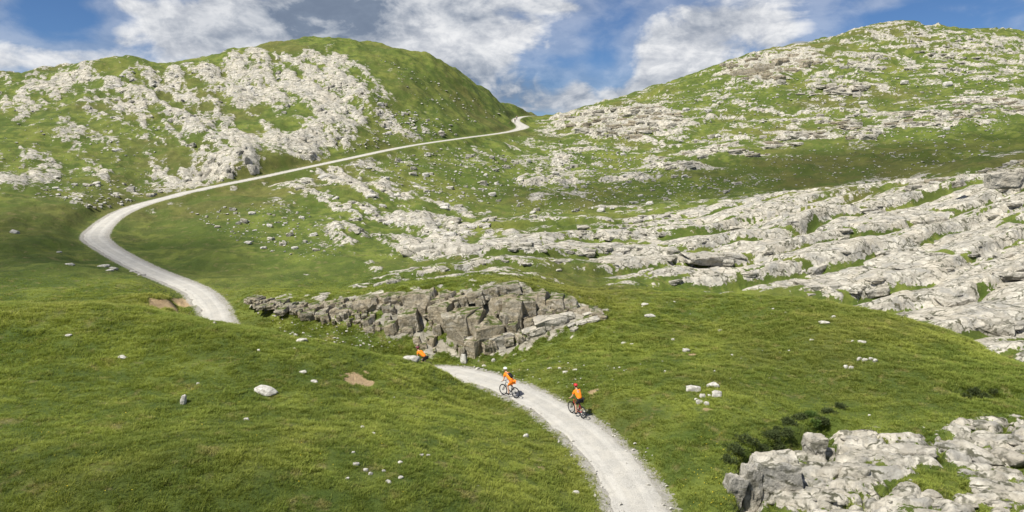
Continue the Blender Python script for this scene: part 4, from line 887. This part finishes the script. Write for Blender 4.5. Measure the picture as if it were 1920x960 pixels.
shade_cloud(-8, 14, 2, 36, 13, 44, 3, 'unseen added cloud shading the nearest turf', -.1)
# ------------------------------------------------------------------ far peak behind the right hill
px_ = [(1440, 104), (1460, 92), (1475, 84), (1490, 78), (1505, 77), (1520, 78), (1535, 80), (1560, 90), (1600, 110)]
V = []; Fc = []
for (x, y) in px_:
    t_ = P(x, y, 1500); b0 = Vector((t_.x, t_.y-420, t_.z-190)); bk = Vector((t_.x, t_.y+420, t_.z-190)); V += [tuple(b0), tuple(t_.lerp(b0, .45)+Vector((0, 0, rnd.uniform(-8, 12)))), tuple(t_), tuple(bk)]
for i in range(len(px_)-1):
    for j in range(3): Fc.append((i*4+j, (i+1)*4+j, (i+1)*4+j+1, i*4+j+1))
pk = mesh_obj('distant_mountain', V, Fc, 'far_rock', smooth=True); pk['kind'] = 'structure'

# ------------------------------------------------------------------ bicycles and riders
def tube(bm, pts, rad, seg=8, closed=False):
    pts = [Vector(p) for p in pts]; rings = []; k = len(pts)
    rads = rad if isinstance(rad, (list, tuple)) else [rad]*k
    for i, p in enumerate(pts):
        d = (pts[(i+1) % k]-pts[i-1]) if closed else (pts[min(i+1, k-1)]-pts[max(i-1, 0)])
        d.normalize(); up = Vector((0, 1, 0)) if abs(d.y) < .9 else Vector((0, 0, 1)); a = d.cross(up).normalized(); b = d.cross(a)
        rings.append([bm.verts.new(p+(a*math.cos(j*2*math.pi/seg)+b*math.sin(j*2*math.pi/seg))*rads[i]) for j in range(seg)])
    for i in range(k if closed else k-1):
        A_, B_ = rings[i], rings[(i+1) % k]
        for j in range(seg): bm.faces.new((A_[j], A_[(j+1) % seg], B_[(j+1) % seg], B_[j]))
    if not closed: bm.faces.new(rings[0][::-1]); bm.faces.new(rings[-1])
def bobj(name, fn, mat, parent):
    bm = bmesh.new(); fn(bm); bmesh.ops.recalc_face_normals(bm, faces=bm.faces); me = bpy.data.meshes.new(name); bm.to_mesh(me); bm.free(); me.materials.append(M[mat]); me.polygons.foreach_set('use_smooth', [True]*len(me.polygons))
    o = bpy.data.objects.new(name, me); COL.objects.link(o); o.parent = parent; return o
RWH, FWH, BB = (-.47, 0, .35), (.62, 0, .35), (-.04, 0, .30)
def circ(c, r, n_=28, y=0): return [(c[0]+r*math.cos(i*2*math.pi/n_), c[1]+y, c[2]+r*math.sin(i*2*math.pi/n_)) for i in range(n_)]
def bicycle(loc, heading, pitch, frame_mat, label, crank=-1.2):
    e = empty('bicycle', loc); e.rotation_euler = (0, -pitch, heading); tag(e, label, 'bicycle')
    seat_t, head_t, head_b = (-.21, 0, .78), (.36, 0, .90), (.41, 0, .74)
    def fr(bm):
        tube(bm, [BB, seat_t], .019); tube(bm, [BB, head_b], .026); tube(bm, [(-.19, 0, .74), head_t], .02); tube(bm, [head_b, head_t], .024)
        for y in (-.055, .055): tube(bm, [(BB[0], y*.6, BB[2]), (RWH[0], y, RWH[2])], .011); tube(bm, [(-.19, y*.4, .72), (RWH[0], y, RWH[2])], .010)
    bobj('frame', fr, frame_mat, e)
    def fk(bm):
        tube(bm, [(.42, -.06, .70), (.42, .06, .70)], .02)
        for y in (-.06, .06): tube(bm, [(.42, y, .72), (FWH[0]-.01, y, FWH[2])], .016)
    bobj('fork', fk, 'dark_metal', e)
    for c in (RWH, FWH):
        w = empty('wheel', c); w.parent = e
        z0 = (0, 0, 0)
        bobj('tyre', lambda bm: tube(bm, circ(z0, .325), .027, 8, True), 'rubber', w)
        bobj('rim', lambda bm: tube(bm, circ(z0, .292), .011, 6, True), 'dark_metal', w)
        def sp(bm):
            for i in range(16):
                a = i*math.pi/8; y = .025*(-1)**i; tube(bm, [(.03*math.cos(a+.8), y, .03*math.sin(a+.8)), (.292*math.cos(a), 0, .292*math.sin(a))], .0016, 3)
        bobj('spokes', sp, 'silver', w); bobj('hub', lambda bm: tube(bm, [(0, -.06, 0), (0, .06, 0)], .026), 'dark_metal', w)
        bobj('disc_brake', lambda bm: tube(bm, circ(z0, .075, 16, .05), .009, 4, True), 'silver', w)
    bobj('cassette', lambda bm: tube(bm, [(RWH[0], -.05, RWH[2]), (RWH[0], -.025, RWH[2])], [.055, .075], 16), 'dark_metal', e)
    bobj('chainring', lambda bm: tube(bm, circ(BB, .085, 20, -.05), .007, 4, True), 'dark_metal', e)
    def ch(bm): tube(bm, [(BB[0], -.05, BB[2]+.085), (RWH[0], -.045, RWH[2]+.05)], .006, 4); tube(bm, [(BB[0], -.05, BB[2]-.085), (RWH[0], -.045, RWH[2]-.07)], .006, 4)
    bobj('chain', ch, 'dark_metal', e)
    ped = []
    for s_ in (1, -1):
        a = crank+(0 if s_ > 0 else math.pi); q = (BB[0]+.172*math.cos(a), .075*s_, BB[2]+.172*math.sin(a)); ped.append(q)
        bobj('crank', lambda bm: tube(bm, [(BB[0], .06*s_, BB[2]), q], [.016, .011]), 'dark_metal', e)
        def pd(bm): r_ = bmesh.ops.create_cube(bm, size=1); bmesh.ops.scale(bm, vec=(.10, .09, .018), verts=r_['verts']); bmesh.ops.translate(bm, vec=(q[0], q[1]+.055*s_, q[2]), verts=r_['verts'])
        bobj('pedal', pd, 'black_fabric', e)
    bobj('seat_post', lambda bm: tube(bm, [seat_t, (-.25, 0, .93)], .014), 'dark_metal', e)
    def sd(bm):
        r_ = bmesh.ops.create_uvsphere(bm, u_segments=14, v_segments=8, radius=1)
        for v in r_['verts']: x = v.co.x; v.co = Vector((-.24+x*.14, v.co.y*(.07-.045*max(x, -.2)), .95+v.co.z*.028+.01*x*x))
    bobj('saddle', sd, 'black_fabric', e)
    bobj('stem', lambda bm: tube(bm, [head_t, (.345, 0, .96), (.42, 0, .985)], .018), 'dark_metal', e)
    bobj('handlebar', lambda bm: tube(bm, [(.37, -.36, 1.0), (.42, -.12, .985), (.42, .12, .985), (.37, .36, 1.0)], .015), 'dark_metal', e)
    for s_ in (-1, 1): bobj('grip', lambda bm: tube(bm, [(.385, .25*s_, .996), (.366, .37*s_, 1.0)], .02), 'rubber', e)
    return e, ped

def skin_obj(name, nodes, edges, mat, parent, sub=2, root=0):
    me = bpy.data.meshes.new(name); names = list(nodes); ix = {k: i for i, k in enumerate(names)}
    me.from_pydata([nodes[k][0] for k in names], [(ix[a], ix[b]) for a, b in edges], [])
    o = bpy.data.objects.new(name, me); COL.objects.link(o); o.parent = parent
    o.modifiers.new('skin', 'SKIN'); 
    for i, k in enumerate(names):
        r = nodes[k][1]; sv = me.skin_vertices[0].data[i]; sv.radius = r if isinstance(r, tuple) else (r, r); sv.use_root = (i == root)
    s_ = o.modifiers.new('sub', 'SUBSURF'); s_.levels = sub; s_.render_levels = sub
    dg = bpy.context.evaluated_depsgraph_get(); em = bpy.data.meshes.new_from_object(o.evaluated_get(dg)); em.name = name
    o.modifiers.clear(); o.data = em; em.materials.clear(); em.materials.append(M[mat]); em.polygons.foreach_set('use_smooth', [True]*len(em.polygons)); return o
def knee(hip, ank, l1, l2):
    h, a = Vector(hip), Vector(ank); d = a-h; L = min(d.length, l1+l2-.005); c = (l1*l1+L*L-l2*l2)/(2*L); hgt = math.sqrt(max(l1*l1-c*c, 0)); n_ = Vector((1, 0, 0)); dn = d.normalized(); n_ = (n_-dn*n_.dot(dn)).normalized()
    return h+dn*c+n_*hgt
def rider(loc, heading, pitch, ped, label, helmet, shorts, lean=.30, short_mat='black_fabric', roll=0.0, headyaw=0.0):
    e = empty('person', loc); e.rotation_euler = (0, -pitch, heading); tag(e, label, 'person')
    hz = 1.02; N = {}; E = []
    sh = Vector((-.24+lean*1.25, 0, 1.02+.50*math.cos(lean*1.15)))      # shoulder centre
    pel = Vector((-.235, 0, hz))
    N['pelvis'] = (tuple(pel), (.135, .115)); N['waist'] = (tuple(pel.lerp(sh, .38)), (.135, .10)); N['chest'] = (tuple(pel.lerp(sh, .76)), (.155, .115)); N['neckb'] = (tuple(sh+Vector((.03, 0, .035))), (.075, .07)); nk = sh+Vector((.07, 0, .10)); N['neck'] = (tuple(nk), .052)
    hd = nk+Vector((.055, 0, .13)); N['skull'] = (tuple(hd), (.078, .092)); N['crown'] = (tuple(hd+Vector((.005, 0, .075))), (.062, .075)); N['nose'] = (tuple(hd+Vector((.10, 0, -.02))), .016); N['chin'] = (tuple(hd+Vector((.06, 0, -.075))), .034)
    E += [('pelvis', 'waist'), ('waist', 'chest'), ('chest', 'neckb'), ('neckb', 'neck'), ('neck', 'skull'), ('skull', 'crown'), ('skull', 'nose'), ('neck', 'chin')]
    for s_, sd in ((1, 'l'), (-1, 'r')):
        N['sho'+sd] = (tuple(sh+Vector((0, .175*s_, -.02))), .064); hand = Vector((.355, .315*s_, 1.025)); el = sh.lerp(hand, .5)+Vector((-.03, .10*s_, -.10)); N['elb'+sd] = (tuple(el), .043); N['wri'+sd] = (tuple(hand+Vector((-.05, 0, .02))), .029); N['palm'+sd] = (tuple(hand), (.024, .036))
        E += [('chest', 'sho'+sd), ('sho'+sd, 'elb'+sd), ('elb'+sd, 'wri'+sd), ('wri'+sd, 'palm'+sd)]
        for fi in range(4):
            y = .315*s_+(-.03+.02*fi); L = (.033, .038, .036, .03)[fi]
            N[f'f{fi}a'+sd] = ((.355+.045, y, 1.022), .0095); N[f'f{fi}b'+sd] = ((.355+.05, y, 1.022-L), .0085); E += [('palm'+sd, f'f{fi}a'+sd), (f'f{fi}a'+sd, f'f{fi}b'+sd)]
        N['tha'+sd] = ((.36, (.315-.05)*s_, 1.005), .011); N['thb'+sd] = ((.385, (.315-.055)*s_, .975), .0095); E += [('palm'+sd, 'tha'+sd), ('tha'+sd, 'thb'+sd)]
        q = ped[0] if s_ > 0 else ped[1]; ank = Vector((q[0]-.06, .125*s_, q[2]+.11)); hip = Vector((-.225, .095*s_, hz-.03)); kn_ = knee(hip, ank, .44, .45)
        N['hip'+sd] = (tuple(hip), .098); N['thigh'+sd] = (tuple(hip.lerp(kn_, .5)), .082); N['knee'+sd] = (tuple(kn_), .056); N['calf'+sd] = (tuple(kn_.lerp(ank, .32)+Vector((-.015, 0, 0))), .056); N['ank'+sd] = (tuple(ank), .036); N['toe'+sd] = ((q[0]+.10, .125*s_, q[2]+.045), (.036, .026))
        E += [('pelvis', 'hip'+sd), ('hip'+sd, 'thigh'+sd), ('thigh'+sd, 'knee'+sd), ('knee'+sd, 'calf'+sd), ('calf'+sd, 'ank'+sd), ('ank'+sd, 'toe'+sd)]
        # shoe
        bobj('shoe', lambda bm: (lambda r_: [setattr(v, 'co', Vector((q[0]+.02+v.co.x*.15, .125*s_+v.co.y*.05, q[2]+.055+v.co.z*(.055 if v.co.x < 0 else .04)))) for v in r_['verts']])(bmesh.ops.create_uvsphere(bm, u_segments=12, v_segments=8, radius=1)), 'black_fabric', e)
    skin_obj('body', N, E, 'skin', e, 2)
    G = lambda k, f_=1.0, ad=0.012: (N[k][0], tuple(v*f_+ad for v in (N[k][1] if isinstance(N[k][1], tuple) else (N[k][1],)*2)))
    JN = {'waist': G('waist', 1.08, .03), 'hem': (tuple(pel+Vector((-.01, 0, .02))), (.165, .145)), 'chest': G('chest', 1.12, .035), 'collar': (tuple(sh+Vector((.02, 0, .03))), (.085, .075))}; JE = [('hem', 'waist'), ('waist', 'chest'), ('chest', 'collar')]
    for sd in 'lr':
        JN['s'+sd] = G('sho'+sd, 1, .03); JN['u'+sd] = (tuple(Vector(N['sho'+sd][0]).lerp(Vector(N['elb'+sd][0]), .62)), .068); JE += [('chest', 's'+sd), ('s'+sd, 'u'+sd)]
    skin_obj('jersey', JN, JE, 'orange_jersey', e, 2, 1)
    SN = {'p': (tuple(pel+Vector((0, 0, -.01))), (.155, .13))}; SE = []
    for sd in 'lr':
        SN['h'+sd] = G('hip'+sd, 1, .016); SN['t'+sd] = G('thigh'+sd, 1, .018); SN['k'+sd] = (tuple(Vector(N['thigh'+sd][0]).lerp(Vector(N['knee'+sd][0]), .62)), .082); SE += [('p', 'h'+sd), ('h'+sd, 't'+sd), ('t'+sd, 'k'+sd)]
    skin_obj('shorts', SN, SE, short_mat, e, 2)
    def hel(bm):
        r_ = bmesh.ops.create_uvsphere(bm, u_segments=20, v_segments=12, radius=1)
        for v in r_['verts']:
            c = v.co; z = c.z if c.z > -.25 else -.25; tp = 1.0 if c.z > -.25 else .86
            rib = 1+.045*math.cos(math.atan2(c.y, .35)*6)*(c.z > .1)
            v.co = hd+Vector((.0+c.x*.138*tp*(1.1 if c.x < 0 else 1.0), c.y*.108*tp*rib, .045+z*.115*rib))
    h_ = bobj('helmet', hel, helmet, e)
    bobj('visor', lambda bm: tube(bm, [tuple(hd+Vector((.12, y, .05+.012*(1-abs(y)/.08)))) for y in (-.08, -.04, 0, .04, .08)], .016, 6), 'black_fabric', h_)
    def hr(bm):
        r_ = bmesh.ops.create_uvsphere(bm, u_segments=14, v_segments=8, radius=1)
        for v in r_['verts']: v.co = hd+Vector((-.028+v.co.x*.072, v.co.y*.084, -.015+v.co.z*.075))
    bobj('hair', hr, 'hair', e)
    for s_ in (-1, 1):
        bobj('eye', lambda bm: bmesh.ops.create_icosphere(bm, subdivisions=1, radius=.011, matrix=Matrix.Translation(hd+Vector((.083, .03*s_, .005)))), 'hair', e)
        bobj('ear', lambda bm: bmesh.ops.create_icosphere(bm, subdivisions=1, radius=.022, matrix=Matrix.Translation(hd+Vector((.0, .085*s_, -.02)))), 'skin', e)
    bobj('mouth', lambda bm: tube(bm, [tuple(hd+Vector((.088, y, -.058))) for y in (-.02, 0, .02)], .005, 4), 'frame_red', e)
    return e, sh, pel
def on_road(pf, pr):                              # wheel contacts in pixels -> place on the road
    a, b = [P(*q) if len(q) > 2 else hit(*q, 30)[0] for q in (pf, pr)]; m_ = (a+b)/2; d = (a-b)
    hd = math.atan2(d.y, d.x); zf, zr_ = road_z(a.x, a.y), road_z(b.x, b.y)
    return m_, hd
def put(pf, pr, frame_mat, blab, plab, helmet, short_mat, lean, crank):
    m_, hd = on_road(pf, pr); c, s_ = math.cos(hd), math.sin(hd); zf = road_z(m_.x+c*.62, m_.y+s_*.62); zr_ = road_z(m_.x-c*.47, m_.y-s_*.47); pit = math.atan2(zf-zr_, 1.09)
    loc = Vector((m_.x-c*.07, m_.y-s_*.07, (zf*.43+zr_*.57)))
    e, ped = bicycle(loc, hd, pit, frame_mat, blab, crank); return e, rider(loc, hd, pit, ped, plab, helmet, None, lean, short_mat)
b1, (p1, sh1, pl1) = put((1068, 776), (1096, 790), 'frame_red', 'mountain bike under the rider in the red helmet', 'cyclist in red helmet, plain orange shirt and black shorts riding away up the road', 'red_shell', 'black_fabric', .26, -1.3)
b2, (p2, sh2, pl2) = put((943, 741), (968, 750), 'frame_grey', 'mountain bike under the rider in the white helmet', 'cyclist in white helmet and all orange kit riding uphill with a small backpack', 'white_shell', 'orange_jersey', .40, -1.0)
b3, (p3, sh3, pl3) = put((786, 696, 51.7), (804, 695, 51.2), 'frame_grey', 'mountain bike mostly hidden behind the mound below the cliff', 'cyclist in dark helmet whose orange back shows above the mound below the cliff', 'dark_shell', 'black_fabric', .44, -1.2)
def pack(bm, sh, pl):
    r_ = bmesh.ops.create_uvsphere(bm, u_segments=14, v_segments=10, radius=1)
    for v in r_['verts']: c = v.co; v.co = Vector((math.copysign(abs(c.x)**.7, c.x)*.07, math.copysign(abs(c.y)**.6, c.y)*.12, math.copysign(abs(c.z)**.6, c.z)*.19))
bp = empty('backpack', p2.location); bp.rotation_euler = p2.rotation_euler; tag(bp, 'small black backpack on the back of the rider in the white helmet', 'backpack')
mid = pl2.lerp(sh2, .66)+Vector((-.17, 0, .09)); tl = math.atan2((sh2-pl2).x, (sh2-pl2).z)
bag = bobj('bag', lambda bm: pack(bm, sh2, pl2), 'black_fabric', bp); bag.location = mid; bag.rotation_euler = (0, tl, 0)
for s_ in (-1, 1): bobj('strap', lambda bm: tube(bm, [tuple(pl2.lerp(sh2, .9)+Vector((-.12, .07*s_, .06))), tuple(sh2+Vector((.03, .10*s_, .085))), tuple(pl2.lerp(sh2, .8)+Vector((.14, .11*s_, -.01))), tuple(pl2.lerp(sh2, .45)+Vector((.0, .15*s_, -.01)))], .014, 6), 'black_fabric', bp)
wb = empty('waist_pouch', p1.location); wb.rotation_euler = p1.rotation_euler; tag(wb, 'black pouch at the hip of the rider in the red helmet', 'pouch')
def pch(bm):
    r_ = bmesh.ops.create_uvsphere(bm, u_segments=12, v_segments=8, radius=1)
    for v in r_['verts']: c = v.co; v.co = pl1+Vector((-.06+c.x*.09, -.19+c.y*.055, .06+c.z*.085))
bobj('bag', pch, 'black_fabric', wb); bobj('belt', lambda bm: tube(bm, [tuple(pl1+Vector((.02+.165*math.cos(a), .18*math.sin(a), .07))) for a in [i*math.pi/8 for i in range(16)]], .014, 6, True), 'black_fabric', wb)

# two walkers far off near the pass
def walker(px, py, label, seed, up_mat, heading):
    rr = random.Random(seed); h = hit(px, py, 230); x, y = h[0].x, h[0].y
    k = int(np.argmin((ROAD[:, 0]-x)**2+(ROAD[:, 1]-y)**2)); loc = Vector((x, y, max(ROAD[k, 2]+.04, height(x, y)))); e = empty('person', loc, heading); tag(e, label, 'person')
    N = {'pelvis': ((0, 0, .95), (.14, .11)), 'waist': ((0, 0, 1.12), (.13, .1)), 'chest': ((.02, 0, 1.35), (.16, .115)), 'neck': ((.02, 0, 1.51), .055), 'head': ((.04, 0, 1.64), (.08, .095)), 'top': ((.03, 0, 1.71), .07)}; E = [('pelvis', 'waist'), ('waist', 'chest'), ('chest', 'neck'), ('neck', 'head'), ('head', 'top')]
    for s_, sd in ((1, 'l'), (-1, 'r')):
        st_ = .16*s_
        N['sh'+sd] = ((.01, .19*s_, 1.43), .06); N['el'+sd] = ((-.05-st_*.5, .24*s_, 1.15), .045); N['wr'+sd] = ((.05-st_, .23*s_, .92), .032); N['ha'+sd] = ((.07-st_, .22*s_, .83), (.03, .045))
        N['hi'+sd] = ((0, .09*s_, .9), .1); N['kn'+sd] = ((.06+st_*.6, .1*s_, .5), .06); N['an'+sd] = ((-.03+st_, .1*s_, .09), .045); N['to'+sd] = ((.12+st_, .1*s_, .04), .04)
        E += [('chest', 'sh'+sd), ('sh'+sd, 'el'+sd), ('el'+sd, 'wr'+sd), ('wr'+sd, 'ha'+sd), ('pelvis', 'hi'+sd), ('hi'+sd, 'kn'+sd), ('kn'+sd, 'an'+sd), ('an'+sd, 'to'+sd)]
    skin_obj('body', N, E, 'skin', e, 1)
    gr_ = lambda k, a=.022: (N[k][0], tuple(v+a for v in (N[k][1] if isinstance(N[k][1], tuple) else (N[k][1],)*2)))
    J = {'waist': gr_('waist'), 'hem': ((0, 0, .98), (.165, .13)), 'chest': gr_('chest'), 'col': ((.02, 0, 1.47), .075)}; JE = [('hem', 'waist'), ('waist', 'chest'), ('chest', 'col')]
    T = {'p': gr_('pelvis')}; TE = []
    for sd in 'lr': J['s'+sd] = gr_('sh'+sd); J['e'+sd] = gr_('el'+sd); J['w'+sd] = gr_('wr'+sd, .012); JE += [('chest', 's'+sd), ('s'+sd, 'e'+sd), ('e'+sd, 'w'+sd)]; T['h'+sd] = gr_('hi'+sd); T['k'+sd] = gr_('kn'+sd); T['a'+sd] = gr_('an'+sd, .02); TE += [('p', 'h'+sd), ('h'+sd, 'k'+sd), ('k'+sd, 'a'+sd)]
    skin_obj('jacket', J, JE, up_mat, e, 1); skin_obj('trousers', T, TE, 'dark_cloth', e, 1)
    def hr(bm):
        r_ = bmesh.ops.create_uvsphere(bm, u_segments=12, v_segments=8, radius=1)
        for v in r_['verts']: v.co = Vector((.02+v.co.x*.1, v.co.y*.098, 1.69+v.co.z*.085))
    bobj('hair', hr, 'hair', e)
walker(965.6, 231, 'far walker in dark clothes on the road bend near the pass', 1, 'dark_cloth', 1.7)
walker(969, 226.5, 'farther walker in paler jacket just ahead on the road near the pass', 2, 'frame_grey', 1.6)
